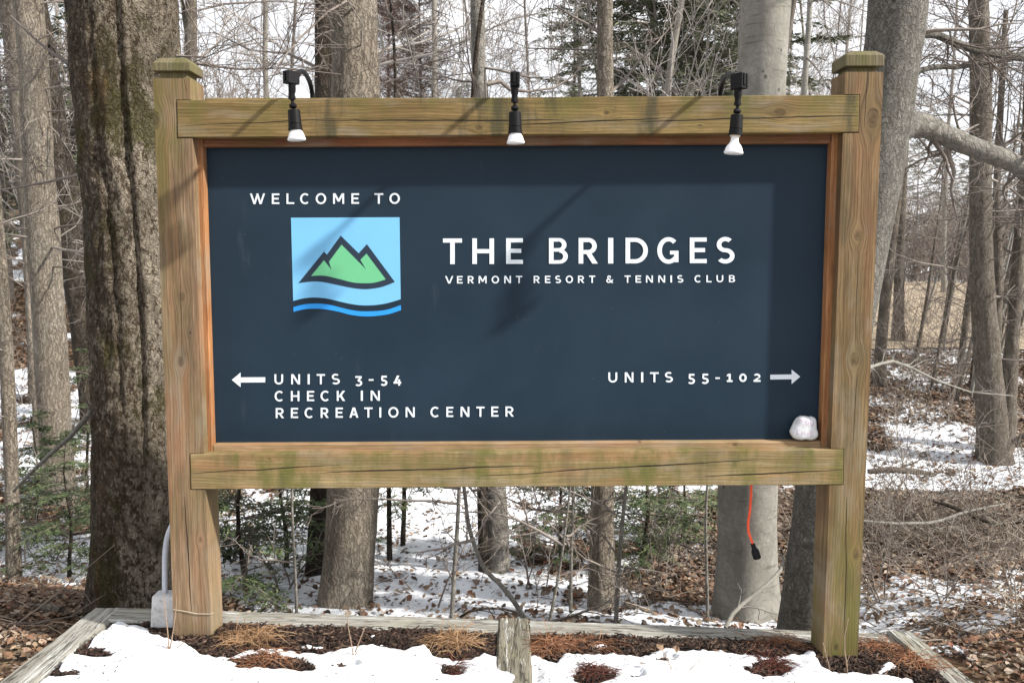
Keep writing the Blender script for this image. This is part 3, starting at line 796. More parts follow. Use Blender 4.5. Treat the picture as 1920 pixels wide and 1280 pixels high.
F = np.stack([i * NC + j, i * NC + j + 1, (i + 1) * NC + j + 1, (i + 1) * NC + j], -1).reshape(-1, 4)
g = G('leafy_forest_floor', .9, .15)
P = g.c['Object']
vc = g.voro(P, 15, 'F1', 'Color'); vd = g.voro(P, 15); big = g.noise(P, 1.3, 4, .6); fine = g.noise(P, 40, 5, .65)
leafc = g.ramp(g.sep(vc)[0], [(0, (.035, .022, .014)), (.3, (.12, .065, .035)), (.6, (.19, .12, .07)), (.85, (.25, .18, .115)), (1, (.17, .075, .04))])
leafc = g.mix(g.smooth(vd, .3, .8, 0., .75), leafc, (.025, .017, .011, 1))
leafc = g.mix(g.smooth(big, .4, .7, 0., .4), leafc, (.10, .082, .062, 1))
leafc = g.mix(g.smooth(fine, .3, .7, .35, 0.), leafc, (.03, .022, .016, 1))
sa = g.math('ADD', g.attr('snow'), g.math('MULTIPLY', g.math('SUBTRACT', g.noise(P, 22, 5, .62), .5), .75))
sm = g.smooth(sa, .02, .12)
snowc = g.ramp(g.noise(P, 6, 4), [(.3, (.66, .69, .74)), (.7, (.78, .80, .83))])
g.put(g.b.inputs['Subsurface Weight'], 0.)
m_floor = g.done(g.mix(sm, leafc, snowc), g.math('ADD', g.math('ADD', g.math('MULTIPLY', vd, .6), fine), g.math('MULTIPLY', sm, .8)), .02, .7)
ground = mesh_np('forest_floor', np.stack([XX, YY, ZZ], -1), F, m_floor, None, True, attrs={'snow': SNOW.ravel()})
tag(ground, 'forest floor of brown leaves with patches of melting snow', None, None, 'structure')

# open field far off on the right
g = G('tan_field', .95, .1)
P = g.c['Object']
n = g.noise(g.map(P, (1, .35, 1)), 1.2, 6, .65); n2 = g.noise(P, 9, 4, .6)
m_field = g.done(g.mix(g.smooth(n2, .4, .7, 0., .3), g.ramp(n, [(.3, (.27, .215, .15)), (.7, (.36, .30, .225))]), (.18, .145, .105, 1)), n2, .02, .5)
xs = np.linspace(0, 1, 60); ys = np.linspace(0, 1, 70)
FX = np.empty((70, 60)); FY = np.empty_like(FX)
for a in range(70):
    D = 15.2 + ys[a] ** 1.4 * 32
    x0, x1 = D * .36 + .5 * math.sin(D * .5), D * (.62 if D < 22 else .60) + .4 * math.sin(D)
    FX[a] = x0 + (x1 - x0) * xs; FY[a] = D + CAM[1]
FZ = ground_np(FX, FY) + .05 + .02 * np.sin(FX * 1.7) * np.sin(FY * 1.3)
i, j = np.meshgrid(np.arange(69), np.arange(59), indexing='ij')
o = mesh_np('dry_grass_field', np.stack([FX, FY, FZ], -1), np.stack([i * 60 + j, i * 60 + j + 1, (i + 1) * 60 + j + 1, (i + 1) * 60 + j], -1).reshape(-1, 4), m_field, None, True)
tag(o, 'open tan field of dry grass beyond the trees', None, None, 'structure')

# ------------------------------------------------------------------ the raised bed
def bedz(x, y): return -.016 * math.exp(-((x - .01) / .10) ** 2) + -.065 - .033 * max(x, -1.25) - .085 * max(y, 0) + .03 * max(-y, 0) + .006 * fbm(x * 6, y * 6, 2., 2)
def weathered(name, axis, org):
    g = G(name, .85, .2)
    p = g.c['Object']; X, Y, Z = g.sep(p)[0:3]
    sc = (1.2, 22, 22) if axis == 0 else (22, 1.2, 22)
    n = g.noise(g.map(p, sc), 2.2, 6, .66); n2 = g.noise(g.map(p, tuple(k * 4 for k in sc)), 2, 4, .6); n3 = g.noise(p, 3.2, 5, .65)
    flake = g.noise(g.map(p, tuple(k * .35 for k in sc)), 4.5, 5, .7)
    col = g.ramp(n, [(.25, (.11, .10, .085)), (.5, (.27, .26, .23)), (.75, (.42, .41, .38))])
    col = g.mix(g.smooth(flake, .55, .62, 0., .85), col, (.50, .51, .49, 1))
    col = g.mix(g.smooth(n3, .5, .72, 0., .55), col, (.20, .185, .12, 1))
    col = g.mix(g.smooth(n2, .54, .64, 0., .8), col, (.045, .04, .032, 1))
    ck_ = g.noise(g.map(p, tuple(k * .8 for k in sc)), 1.4, 3, .5)
    col = g.mix(g.math('MULTIPLY', g.smooth(g.math('ABSOLUTE', g.math('SUBTRACT', ck_, .5)), .0, .022, 1., 0.), .85), col, (.03, .027, .022, 1))
    return g.done(col, g.math('SUBTRACT', g.math('ADD', n, g.math('MULTIPLY', g.smooth(flake, .55, .62), .4)), n2), .006, .8)
m_stake = weathered('stake_wood', 1, 0)
for nd in m_stake.node_tree.nodes:
    if nd.type == 'VALTORGB':
        for e_, c_ in zip(nd.color_ramp.elements, ((.07, .062, .045, 1), (.165, .15, .115, 1), (.27, .25, .20, 1))): e_.color = c_
m_tx, m_ty = weathered('weathered_timber_grain_x', 0, 0), weathered('weathered_timber_grain_y', 1, 0)
def timber(label, quad, top, depth, mat, n=26):
    """quad: four ground points (x, y) counter-clockwise, top: height at each, with worn edges"""
    b = MB(); L = []
    q = [Vector((p[0], p[1], z)) for p, z in zip(quad, top)]
    # long axis from edge 0-3 to edge 1-2
    secs = []
    for k in range(n + 1):
        t = k / n
        a, c = q[0].lerp(q[1], t), q[3].lerp(q[2], t)     # front / back edge of the top
        w = lambda s: .0035 * fbm(t * 7 + s * 3, s * 5, label.__len__(), 3)
        a = a + Vector((0, 0, w(1))); c = c + Vector((0, 0, w(2)))
        dn = Vector((0, 0, -1)); ac = (c - a).normalized()
        e = .010
        secs.append([a + dn * depth, a + dn * (e + abs(w(5))), a + ac * e, a.lerp(c, .35) + Vector((0, 0, w(3))), a.lerp(c, .7) + Vector((0, 0, w(4))), c - ac * e, c + dn * e, c + dn * depth])
    m = 8
    V = [p for s_ in secs for p in s_]
    F = [[k * m + i, (k + 1) * m + i, (k + 1) * m + (i + 1) % m, k * m + (i + 1) % m] for k in range(n) for i in range(m)]
    F += [list(range(m)), [n * m + i for i in range(m - 1, -1, -1)]]
    b.add(V, F)
    o = b.build('edging_timber', mat, None, smooth=True, angle=28)
    return tag(o, label, 'timber', 'timbers edging the bed')
VR = [(160, 1136), (215, 1138), (420, 1142), (640, 1150), (935, 1160), (1060, 1163), (1280, 1172), (1620, 1181), (1720, 1190)]
def tz(u): return at(u, interp(u, VR) - 1, .278).z
def tx(u, y): return at(u, 1160, y).x
xa, xb, xc, xd = tx(212, .21), tx(934, .21), tx(994, .21), tx(1700, .21)
timber('weathered timber along the back of the bed behind the left post', [(xa, .158), (xb, .158), (xb, .278), (xa, .278)], [tz(205) - .006, tz(935) - .006, tz(935), tz(205)], .3, m_tx, 40)
timber('weathered timber along the back of the bed behind the right post', [(xc, .158), (xd, .158), (xd, .278), (xc, .278)], [tz(995) - .006, tz(1690) - .006, tz(1690), tz(995)], .3, m_tx, 40)
timber('snow-covered timber running towards the viewer along the left side of the bed', [(-1.80, -1.2), (-1.765, .285), (-1.635, .285), (-1.67, -1.2)], [-.005, -.022, -.022, -.005], .3, m_ty, 30)
timber('bare pale timber running towards the viewer along the right side of the bed', [(1.63, -1.2), (1.578, .27), (1.685, .27), (1.76, -1.2)], [-.08, -.112, -.118, -.085], .3, m_ty, 30)
timber('short flaking timber across the middle of the snowy bed', [(-.062, -1.0), (-.060, .292), (.072, .292), (.078, -1.0)], [-.018, -.070, -.070, -.018], .3, m_stake, 30)

VB = [(0, 1150), (205, 1150), (230, 1160), (275, 1172), (285, 1185), (345, 1193), (355, 1198), (372, 1215), (405, 1222), (430, 1223), (455, 1213), (475, 1206), (520, 1209), (560, 1217), (610, 1214),
      (640, 1208), (700, 1199), (760, 1210), (795, 1200), (812, 1222), (850, 1232), (880, 1230), (910, 1216), (935, 1220), (968, 1232), (1000, 1219), (1045, 1232), (1060, 1214), (1100, 1221), (1150, 1216), (1200, 1222),
      (1240, 1209), (1285, 1210), (1340, 1212), (1400, 1219), (1450, 1223), (1500, 1219), (1525, 1212), (1542, 1240), (1562, 1254), (1610, 1252), (1650, 1258), (1690, 1264), (1720, 1283), (1800, 1330)]
HOLES = [(1110, 1259, 44, 14), (1440, 1246, 40, 13), (500, 1232, 66, 12), (555, 1240, 36, 9), (848, 1250, 20, 8), (640, 1240, 16, 4), (1240, 1230, 14, 5), (1190, 1262, 10, 4), (1720, 1270, 40, 14), (120, 1255, 26, 7), (175, 1215, 30, 9)]
BLOBS = [(575, 1203, 12, 3), (600, 1206, 10, 3), (1668, 1240, 14, 6), (1697, 1268, 16, 7), (1655, 1250, 10, 4), (700, 1185, 6, 2), (1500, 1200, 10, 4), (1545, 1204, 16, 5), (250, 1172, 30, 8), (1130, 1202, 14, 3)]
NY, NX = 260, 460
ys = -1.2 + (.162 + 1.2) * (np.linspace(0, 1, NY) ** .62)
BX = np.empty((NY, NX)); BY = np.empty_like(BX); BZ = np.empty_like(BX); TH = np.empty_like(BX)
for a in range(NY):
    y = ys[a]; t = (y + 1.2) / 1.55
    BX[a] = np.linspace(-1.765 + .02 * t, lerp(1.63, 1.58, t), NX); BY[a] = y
    for c in range(NX): BZ[a, c] = bedz(BX[a, c], y)
u_, v_ = proj(BX, BY, BZ + .02)
for a in range(NY):
    for c in range(NX):
        u, v = u_[a, c], v_[a, c]; x, y = BX[a, c], BY[a, c]
        dd = v - interp(u, VB) + 7 * fbm(x * 9, y * 9, 3., 3) + 3.5 * fbm(x * 38, y * 38, 5., 2)
        if v > 1300: dd = 60
        for (hu, hv, ru, rv) in HOLES:
            e_ = math.sqrt(((u - hu) / ru) ** 2 + ((v - hv) / rv) ** 2)
            if e_ < 2.2: dd = min(dd, (e_ - 1) * rv * 1.3 + 5 * fbm(x * 16, y * 16, 4., 2))
        for (hu, hv, ru, rv) in BLOBS:
            e_ = math.sqrt(((u - hu) / ru) ** 2 + ((v - hv) / rv) ** 2)
            if e_ < 1.6: dd = max(dd, (1 - e_) * rv * 1.6 + 2 * fbm(x * 20, y * 20, 6., 2))
        # snow thins over the centre timber and at the left timber
        th = .024 * math.tanh(dd / 11.) + .010 * fbm(x * 2.2, y * 2.2, 8., 2) * min(1, max(0, dd / 20)) + .0055 * fbm(x * 17, y * 17, 11., 4) + .007 * fbm(x * 6, y * 6, 21., 2) * min(1, max(0, dd / 14))
        if -.10 < x < .12:
            lim = lerp(-.018, -.070, (y + 1) / 1.292) - .008 - BZ[a, c]
            k = min(1, max(0, (x + .10) / .05)) * min(1, max(0, (.12 - x) / .03))
            wedge = max(0, min(1, (-.16 - y) / .12)) * max(0, min(1, (.035 - x) / .05))
            th = lerp(th, min(th, lim), k * (1 - wedge))
        if x < -1.60:      # patches of snow lying on the left timber
            tb = lerp(-.005, -.022, (y + 1.2) / 1.49) - BZ[a, c]
            k = min(1, max(0, (-1.60 - x) / .04))
            pn = fbm(x * 5, y * 5, 15., 3) - .45 - max(0, (-1.68 - x) * 7) - max(0, (y + .1) * 2)
            th = lerp(th, tb - .012 + .05 * math.tanh(pn * 1.2), k)
        TH[a, c] = th
fi, fj = np.meshgrid(np.arange(NY - 1), np.arange(NX - 1), indexing='ij')
q = np.stack([fi * NX + fj, fi * NX + fj + 1, (fi + 1) * NX + fj + 1, (fi + 1) * NX + fj], -1).reshape(-1, 4)
g = G('dark_mulch', .9, .2)
P = g.c['Object']
vc = g.voro(P, 75, 'F1', 'Color'); vd = g.voro(P, 75); n = g.noise(P, 28, 5, .65)
col = g.ramp(g.sep(vc)[0], [(0, (.008, .005, .004)), (.5, (.022, .011, .009)), (.85, (.045, .020, .015)), (1, (.085, .045, .03))])
col = g.mix(g.smooth(n, .35, .7, .6, 0.), col, (.010, .007, .006, 1))
m_mulch = g.done(col, g.math('ADD', vd, n), .012, .9)
MZ = BZ + np.array([[.006 * mnoise.noise(Vector((BX[a, c] * 40, BY[a, c] * 40, 0))) for c in range(NX)] for a in range(NY)])
o = mesh_np('mulch_ground', np.stack([BX, BY, MZ], -1), q[~(BX.ravel()[q] < -1.63).any(1)], m_mulch, None, True)
tag(o, 'dark wet bark mulch of the raised bed', None, None, 'structure')
keep = (TH.ravel()[q] > -.014).any(1) & ~((BX.ravel()[q] < -1.60) & ((BZ + TH).ravel()[q] < np.interp(BY.ravel()[q], [-1.2, .285], [-.005, -.022]) - .012)).all(1)
qs = q[keep]
used, inv = np.unique(qs, return_inverse=True)
SV = np.stack([BX, BY, BZ + TH], -1).reshape(-1, 3)[used]
g = G('fresh_snow', .55, .35)
P = g.c['Object']
n = g.noise(P, 45, 5, .6); n2 = g.noise(P, 260, 3, .6)
g.b.inputs['Subsurface Weight'].default_value = .35
g.b.inputs['Subsurface Radius'].default_value = (.012, .016, .02)
g.b.inputs['Subsurface Scale'].default_value = .5
m_snow = g.done(g.ramp(n, [(.3, (.68, .70, .735)), (.7, (.76, .775, .795))]), g.math('ADD', n, g.math('MULTIPLY', n2, .7)), .006, .8)
o = mesh_np('snow_cover', SV, inv.reshape(-1, 4), m_snow, None, True)
tag(o, 'white melting snow spread over the bed', None, None, 'structure')
SNOWTOP = (BX, BY, BZ + np.maximum(TH, 0), TH)

# ================================================================== TREES
def bark(name, base, light, dark, vs=16, stretch=.3, moss=0., lichen=0., rust=0., furrow=.8, bump=.02, strength=.9, horiz=0., pale=0., ls=9, lt=.54, lc=(.40, .38, .33), lsunside=0.):
    g = G(name, .9, .15)
    p = g.c['Object']; X, Y, Z = g.sep(p)[0:3]
    w = g.noise(p, 9, 5, .7, out='Color')
    pw = g.mix(.11, p, w, 'ADD')
    ps = g.map(pw, (1, 1, stretch))
    e = g.voro(ps, vs, 'DISTANCE_TO_EDGE'); vc = g.voro(ps, vs, 'F1', 'Color')
    n = g.noise(ps, vs * .8, 6, .68); big = g.noise(g.map(p, (1, 1, .45)), 3.2, 5, .62); fine = g.noise(ps, vs * 5, 4, .65)
    col = g.ramp(n, [(.25, dark), (.48, base), (.72, light)])
    col = g.mix(.16, col, g.ramp(g.sep(vc)[0], [(0, dark), (1, light)]))
    fur = g.math('MULTIPLY', g.smooth(e, .0, .09, furrow, 0.), g.smooth(g.noise(ps, vs * .35, 4, .6), .38, .62))
    col = g.mix(fur, col, tuple(c * .35 for c in dark[:3]) + (1,))
    col = g.mix(g.smooth(fine, .4, .7, .5, 0.), col, tuple(c * .6 for c in base[:3]) + (1,))
    if lichen:
        ln = g.noise(g.map(p, (1, 1, .6), (3, 1, 7)), ls, 7, .75)
        if lsunside: ln = g.math('ADD', ln, g.smooth(X, -.22, .22, -lsunside * .5, lsunside))  # lichen thickens on the right, painting that side paler as if sunlit
        col = g.mix(g.smooth(ln, lt, lt + .07, 0., lichen), col, (*lc, 1))
    if pale: col = g.mix(g.smooth(big, .45, .66, 0., pale), col, (.33, .31, .27, 1))
    if moss:
        mn = g.noise(g.map(p, (1, 1, .55), (9, 4, 2)), 4.2, 7, .72)
        col = g.mix(g.smooth(mn, .52, .62, 0., moss), col, (.072, .066, .018, 1))
        col = g.mix(g.smooth(big, .44, .58, moss * .55, 0.), col, (.050, .036, .022, 1))
    if rust:
        rn = g.noise(g.map(p, (1, 1, .5), (1, 8, 3)), 3.0, 5, .6)
        col = g.mix(g.smooth(rn, .56, .68, 0., rust), col, (.24, .14, .06, 1))
    h = g.math('ADD', g.math('MULTIPLY', g.smooth(e, 0., .16), furrow), g.math('ADD', g.math('MULTIPLY', n, .7), g.math('MULTIPLY', fine, .3)))
    if horiz:
        hn = g.noise(g.comb(g.math('MULTIPLY', X, 5), g.math('MULTIPLY', Y, 5), g.math('MULTIPLY', Z, 60)), 1.2, 4, .6)
        col = g.mix(g.smooth(hn, .57, .68, 0., horiz), col, tuple(c * .5 for c in dark[:3]) + (1,))
        sp = g.voro(g.map(p, (1, 1, .8)), 16); spn = g.noise(p, 4, 2)
        col = g.mix(g.math('MULTIPLY', g.smooth(sp, .10, .18, 1., 0.), g.smooth(spn, .5, .58, 0., .75)), col, (.04, .036, .03, 1))
    return g.done(col, h, bump, strength)
B_MAPLE = bark('old_maple_bark', (.115, .082, .054), (.36, .31, .245), (.020, .013, .008), 52, .5, .8, .9, .6, .85, .035, 1., 0, 0, 40, .52, (.40, .345, .27), .10)
B_GREY = bark('grey_furrowed_bark', (.20, .165, .125), (.33, .285, .225), (.07, .054, .04), 44, .22, .12, .25, 0, .7, .014, .9)
B_DARK = bark('dark_wet_bark', (.075, .06, .048), (.15, .125, .10), (.022, .018, .014), 44, .2, .2, .15, 0, .9, .02, 1.)
B_BEECH = bark('smooth_pale_bark', (.24, .23, .205), (.34, .33, .295), (.12, .112, .095), 9, .7, .10, .3, 0, .05, .010, .8, .5, .25, 22, .57)
B_LIMB = bark('smooth_grey_bark', (.235, .22, .195), (.34, .325, .295), (.085, .076, .066), 26, .6, .10, .45, 0, .3, .014, 1., .35, 0, 30, .54)
B_LEAN = bark('leaning_trunk_bark', (.20, .19, .17), (.34, .325, .295), (.075, .068, .058), 55, .4, .15, .35, 0, .45, .014, 1., .2, 0, 30, .56)
B_ASH = bark('ridged_tan_bark', (.29, .245, .195), (.43, .375, .305), (.13, .10, .075), 48, .13, .05, .15, 0, .75, .02, 1., 0, .35)
B_MID = bark('mid_brown_bark', (.165, .14, .115), (.27, .235, .195), (.05, .04, .032), 44, .18, .15, .2, 0, .7, .014, .9)
g = G('twig_bark', .85, .15)
r_ = g.island(); n = g.noise(g.c['Object'], 3, 3)
T_TWIG = g.done(g.mix(g.smooth(n, .3, .7), g.ramp(r_, [(0, (.11, .09, .08)), (.5, (.20, .172, .152)), (1, (.32, .285, .255))]), (.16, .135, .12, 1)))
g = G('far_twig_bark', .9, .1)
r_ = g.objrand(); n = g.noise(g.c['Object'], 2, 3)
T_FAR = g.done(g.mix(g.math('MULTIPLY', n, .5), g.ramp(r_, [(0, (.22, .20, .185)), (.5, (.31, .285, .265)), (1, (.40, .375, .35))]), (.17, .145, .135, 1)))  # paler than near twigs; the glare behind far branches is put into the colour

def rdir(rng, d, lo, hi):
    """direction at an angle lo..hi (deg) from d"""
    d = d.normalized(); a = R(rng.uniform(lo, hi))
    r = Vector((rng.gauss(0, 1), rng.gauss(0, 1), rng.gauss(0, 1))); r = (r - d * r.dot(d))
    if r.length < 1e-4: r = d.orthogonal()
    return d * math.cos(a) + r.normalized() * math.sin(a)
def grow(out, p, d, L, r, lvl, rng, kids=(8, 5, 4), up=.10, wob=.20, rmin=.0022, ang=(30, 68), n=6, flat=0.):
    pts = [p]; d = d.normalized(); q = p
    for i in range(n - 1):
        d = (d + Vector((rng.gauss(0, wob), rng.gauss(0, wob), rng.gauss(0, wob) * (1 - flat) + up))).normalized()
        q = q + d * (L / (n - 1)); pts.append(q)
    rr = [max(rmin, r * (1 - .8 * i / (n - 1))) for i in range(n)]
    out.append(([tuple(x) for x in pts], rr))
    if lvl <= 0: return
    k = kids[-lvl] if lvl <= len(kids) else kids[0]
    k = max(1, int(k * rng.uniform(.75, 1.25)))
    for _ in range(k):
        t = rng.uniform(.18, 1.) * (n - 1); i = min(int(t), n - 2); f = t - i
        s = pts[i].lerp(pts[i + 1], f); dd = (pts[i + 1] - pts[i])
        nd = rdir(rng, dd, *ang)
        if flat: nd.z *= (1 - flat)
        grow(out, s, nd, L * rng.uniform(.28, .58) * (1.15 - .45 * t / (n - 1)), max(rmin, rr[i] * .58), lvl - 1, rng, kids, up, wob * 1.1, rmin, ang, max(4, n - 1), flat)
def trunk_mesh(name, axis, rad, mat, parent, seg=26, step=.06, amp=.06, freq=5., fn=None, flare=1.25, seed=0.):
    """axis points from base to tip with radii; bumpy skin"""
    P = [Vector(a) for a in axis]
    cum = [0.]
    for a, c in zip(P, P[1:]): cum.append(cum[-1] + (c - a).length)
    L = cum[-1]; m = max(8, min(260, int(L / step)))
    V = []; rings = []
    tt = np.linspace(0, L, m)
    xs = np.interp(tt, cum, [p.x for p in P]); ys = np.interp(tt, cum, [p.y for p in P]); zs = np.interp(tt, cum, [p.z for p in P]); rs = np.interp(tt, cum, rad)
    k = max(1, int(.25 / max(step, L / m)))
    def sm(a):
        b_ = np.pad(a, k, mode='edge'); c = np.convolve(b_, np.ones(2 * k + 1) / (2 * k + 1), 'valid')
        w = np.clip(np.minimum(np.arange(m), np.arange(m)[::-1]) / k, 0, 1); return a * (1 - w) + c * w
    xs, ys = sm(xs), sm(ys)
    fr = frames([(x, y, z) for x, y, z in zip(xs, ys, zs)])
    for i, (p, a, b_) in enumerate(fr):
        fl = 1 + (flare - 1) * math.exp(-max(0, tt[i] - .12) / .22)
        for s_ in range(seg):
            th = 2 * math.pi * s_ / seg
            dr = a * math.cos(th) + b_ * math.sin(th)
            q = p + dr * rs[i]
            e = 1 + amp * (mnoise.noise(q * 2.2 + Vector((seed, 0, 0))) * 1.1 + mnoise.noise(Vector((q.x * freq * 2.4, q.y * freq * 2.4, q.z * freq)) + Vector((0, seed, 0))) * .45)
            if fn: e += fn(th, p.z, q)
            V.append(p + dr * (rs[i] * e * (fl + (.08 * math.sin(th * 4 + seed) * (fl - 1) * 4 if fl > 1.02 else 0))))
    i, j = np.meshgrid(np.arange(m - 1), np.arange(seg), indexing='ij'); j2 = (j + 1) % seg
    F = np.stack([i * seg + j, i * seg + j2, (i + 1) * seg + j2, (i + 1) * seg + j], -1).reshape(-1, 4)
    return mesh_np(name, V, F, mat, parent, True)
def px_axis(pts, Y, ext=5., taper=.45):
    """photo pixels (u, v, w) from top to bottom on the plane y=Y -> axis base..tip with radii, grounded and extended upward."""
    D = (Y - CAM[1])
    A = [(at(u, v, Y), w / 2 * D / FPX) for u, v, w in pts][::-1]
    b0 = A[0]; dz = A[0][0] - A[1][0]
    gzz = gz(b0[0].x, Y) - .25
    k = (gzz - b0[0].z) / dz.z if abs(dz.z) > 1e-4 else 0
    base = b0[0] + dz * max(0, k) if gzz < b0[0].z else b0[0]
    base = Vector((lerp(b0[0].x, base.x, .6), Y, min(base.z, b0[0].z)))
    if (base - b0[0]).length > .03: A = [(base, b0[1] * 1.02)] + A
    t = A[-1]; d = (A[-1][0] - A[-2][0]).normalized(); d = (d + Vector((0, 0, .6))).normalized()
    for f in (.33, .66, 1.): A.append((t[0] + d * ext * f + Vector((.12 * math.sin(f * 5 + t[0].x), .1 * math.sin(f * 4), 0)) * ext * .25, t[1] * (1 - (1 - taper) * f)))
    return [a[0] for a in A], [a[1] for a in A]
def at_h(axis, rad, z):
    for (a, ra), (b_, rb) in zip(zip(axis, rad), list(zip(axis, rad))[1:]):
        if a.z <= z <= b_.z:
            f = (z - a.z) / max(1e-6, b_.z - a.z); return a.lerp(b_, f), lerp(ra, rb, f)
    return axis[-1], rad[-1]
def tree(label, pts, Y, mat, seed, ext=5., seg=22, amp=.06, fn=None, limbs=(), low=10, lowz=(1.0, 3.6), high=12, lowL=(.5, 1.3), cat='tree', step=.06, flare=1.25, group=None, name='bare_tree', twig=None, freq=5.):
    """a tree whose trunk follows the photograph; limbs: list of (pixel polyline (u,v,w), Y end offset)."""
    rng = random.Random(seed)
    axis, rad = px_axis(pts, Y, ext)
    root = empty(name, (axis[0].x, Y, gz(axis[0].x, Y)), label, cat, group)
    trunk_mesh('trunk', axis, rad, mat, root, seg, step, amp, freq, fn, flare, seed)
    out = []
    for lp, dy in limbs:
        n = len(lp); q = []; rr = []
        for i, (u, v, w) in enumerate(lp):
            y = Y + (dy * i / (n - 1) if not isinstance(dy, tuple) else lerp(dy[0], dy[1], i / (n - 1))); q.append(at(u, v, y)); rr.append(w / 2 * (y - CAM[1]) / FPX)
        if max(rr) > .02:
            ax2 = [q[0]] + q[1:]
            o = trunk_mesh('limb', ax2, rr, B_LIMB if mat is B_LEAN and max(rr) > .05 else mat, root, 18, .03, .16, 8., None, 1.0, seed + 3)  # heavy limbs take the paler bark as if sunlit, thin ones the shaded tone
        else:
            out.append(([tuple(x) for x in q], rr))
        for _ in range(int(n * 1.6)):
            i = rng.randrange(0, n - 1); s_ = q[i].lerp(q[i + 1], rng.random()); dd = q[i + 1] - q[i]
            grow(out, s_, rdir(rng, dd, 30, 70), rng.uniform(.25, .8), max(.003, rr[i] * .3), 2, rng, (5, 4), .03, .22, .0018)
    for _ in range(low):
        z = rng.uniform(*lowz); p, r = at_h(axis, rad, z)
        th = rng.uniform(0, 2 * math.pi); d = Vector((math.cos(th), math.sin(th), rng.uniform(-.15, .5)))
        grow(out, p + d * r * .7, d, rng.uniform(*lowL), rng.uniform(.005, .011), 2, rng, (6, 4), .03, .2, .0018)
    zt = axis[-1].z; z0 = max(4.2, zt - ext * .9)
    for _ in range(int(high * .5)):
        z = rng.uniform(z0, zt); p, r = at_h(axis, rad, z)
        th = rng.uniform(0, 2 * math.pi); d = Vector((math.cos(th), math.sin(th), rng.uniform(.2, .9)))
        grow(out, p, d, rng.uniform(1.2, 2.6), max(.012, r * .4), 2, rng, (6, 4), .08, .16, .003)
    if out:
        groups = {}
        V, F = tubes_np(out, 4)
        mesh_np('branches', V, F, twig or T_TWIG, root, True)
    return root

# ---- the great trunk beside the left post
def seam(th, z, q):
    # seams where stems have grown together, deep vertical cracks and plates
    e = 0.
    for a, wd, dp in ((5.06 + .06 * math.sin(z * 2.1), .075, .15), (4.62 + .12 * math.sin(z * 1.6 + 1), .05, .06), (5.62 + .08 * math.sin(z * 1.3), .05, .05)):
        d = abs((th - a + math.pi) % (2 * math.pi) - math.pi); e -= dp * math.exp(-(d / wd) ** 2) * (1 if z > .9 else max(0, (z + .2) / 1.1))
    r = mnoise.noise(Vector((q.x * 17, q.y * 17, q.z * 8))); e += .06 * (abs(r) ** .6) * (1 if r > 0 else -.6)
    e += .03 * mnoise.noise(Vector((q.x * 45, q.y * 45, q.z * 24)))
    return e
tree('massive old rough-barked trunk with moss and a deep seam, directly left of the sign', [(229, 0, 184), (235, 110, 184), (244, 220, 184), (251, 335, 178), (258, 430, 174), (264, 600, 176), (269, 850, 176), (272, 1020, 184), (273, 1136, 198)],
     1.05, B_MAPLE, 11, 6, 150, .035, seam, [([(160, 325, 7), (95, 340, 5), (30, 352, 4), (-30, 360, 3)], .6), ([(150, 130, 7), (110, 108, 6), (70, 78, 5), (20, 30, 4)], .7), ([(330, 105, 5), (375, 108, 4.5), (405, 86, 4), (430, 20, 3)], .3),
     ([(335, 112, 5), (380, 122, 4.5), (450, 130, 4), (530, 128, 3), (640, 140, 2)], .4)], 3, (2.2, 3.6), 8, (.4, 1.), 'tree', .024, 1.18, None, 'old_tree')
tree('straight tan grey trunk standing left of the massive old trunk', [(53, 0, 50), (64, 140, 51), (72, 300, 52), (79, 430, 58), (95, 650, 58), (106, 850, 58), (112, 960, 60)], 4.6, B_ASH, 12, 6, 30, .07, None,
     [([(75, 448, 5), (20, 440, 4), (-30, 432, 3)], -.5), ([(90, 462, 5), (130, 470, 5), (172, 475, 4.5)], -.8), ([(60, 165, 6), (20, 168, 5), (-20, 175, 4)], .2)], 16, (.9, 3.8), 8)
tree('dark leaning trunk behind the straight tan one on the left', [(62, 0, 42), (85, 110, 42), (108, 290, 48), (132, 430, 54), (152, 600, 42), (166, 740, 34), (176, 900, 38)], 6.6, B_DARK, 13, 5, 24, .07, None, [([(92, 75, 8), (110, 105, 8), (132, 124, 7)], -.6)], 14, (.9, 4.), 8)
tree('thin pale young trunk at the far left edge, snow at its foot', [(-14, 300, 19), (-4, 426, 21), (8, 600, 24), (15, 720, 25), (20, 852, 25), (25, 1000, 26), (26, 1112, 28)], 2.1, B_ASH, 14, 5, 22, .06, None, [], 8, (0.2, 2.6), 5, (.3, .8))
tree('dark grey trunk cut by the top left corner of the view', [(12, 0, 30), (26, 100, 30), (34, 217, 26), (44, 340, 26), (56, 460, 26), (66, 640, 28), (72, 900, 30)], 7.6, B_MID, 15, 5, 20, .07, None, [], 14, (1., 4.5), 8)
tree('small slim trunk at the left foot of the straight tan one', [(50, 420, 15), (60, 640, 17), (70, 740, 19), (74, 852, 20), (78, 950, 21)], 5.9, B_ASH, 16, 5, 16, .06, None, [], 8, (.5, 3.), 5)
tree('large tan grey trunk behind the top rail between the left and middle lamps', [(660, 0, 84), (666, 100, 86), (669, 190, 92), (668, 500, 94), (664, 915, 99), (654, 1050, 96), (646, 1145, 100)], 1.85, B_ASH, 17, 6, 40, .05, None,
     [([(705, 115, 5), (745, 60, 4), (790, 25, 3)], .5), ([(700, 160, 4), (760, 145, 3.5), (840, 150, 2.5)], .3)], 6, (2.5, 3.6), 8)
tree('narrow dark trunk touching the left side of the large tan grey one', [(605, 0, 28), (606, 185, 31), (605, 500, 36), (602, 915, 40), (592, 1113, 42)], 2.6, B_DARK, 18, 5, 24, .06, None, [([(592, 125, 5), (540, 100, 4), (470, 95, 3), (400, 60, 2)], .5)], 5, (.2, 3.8), 7)
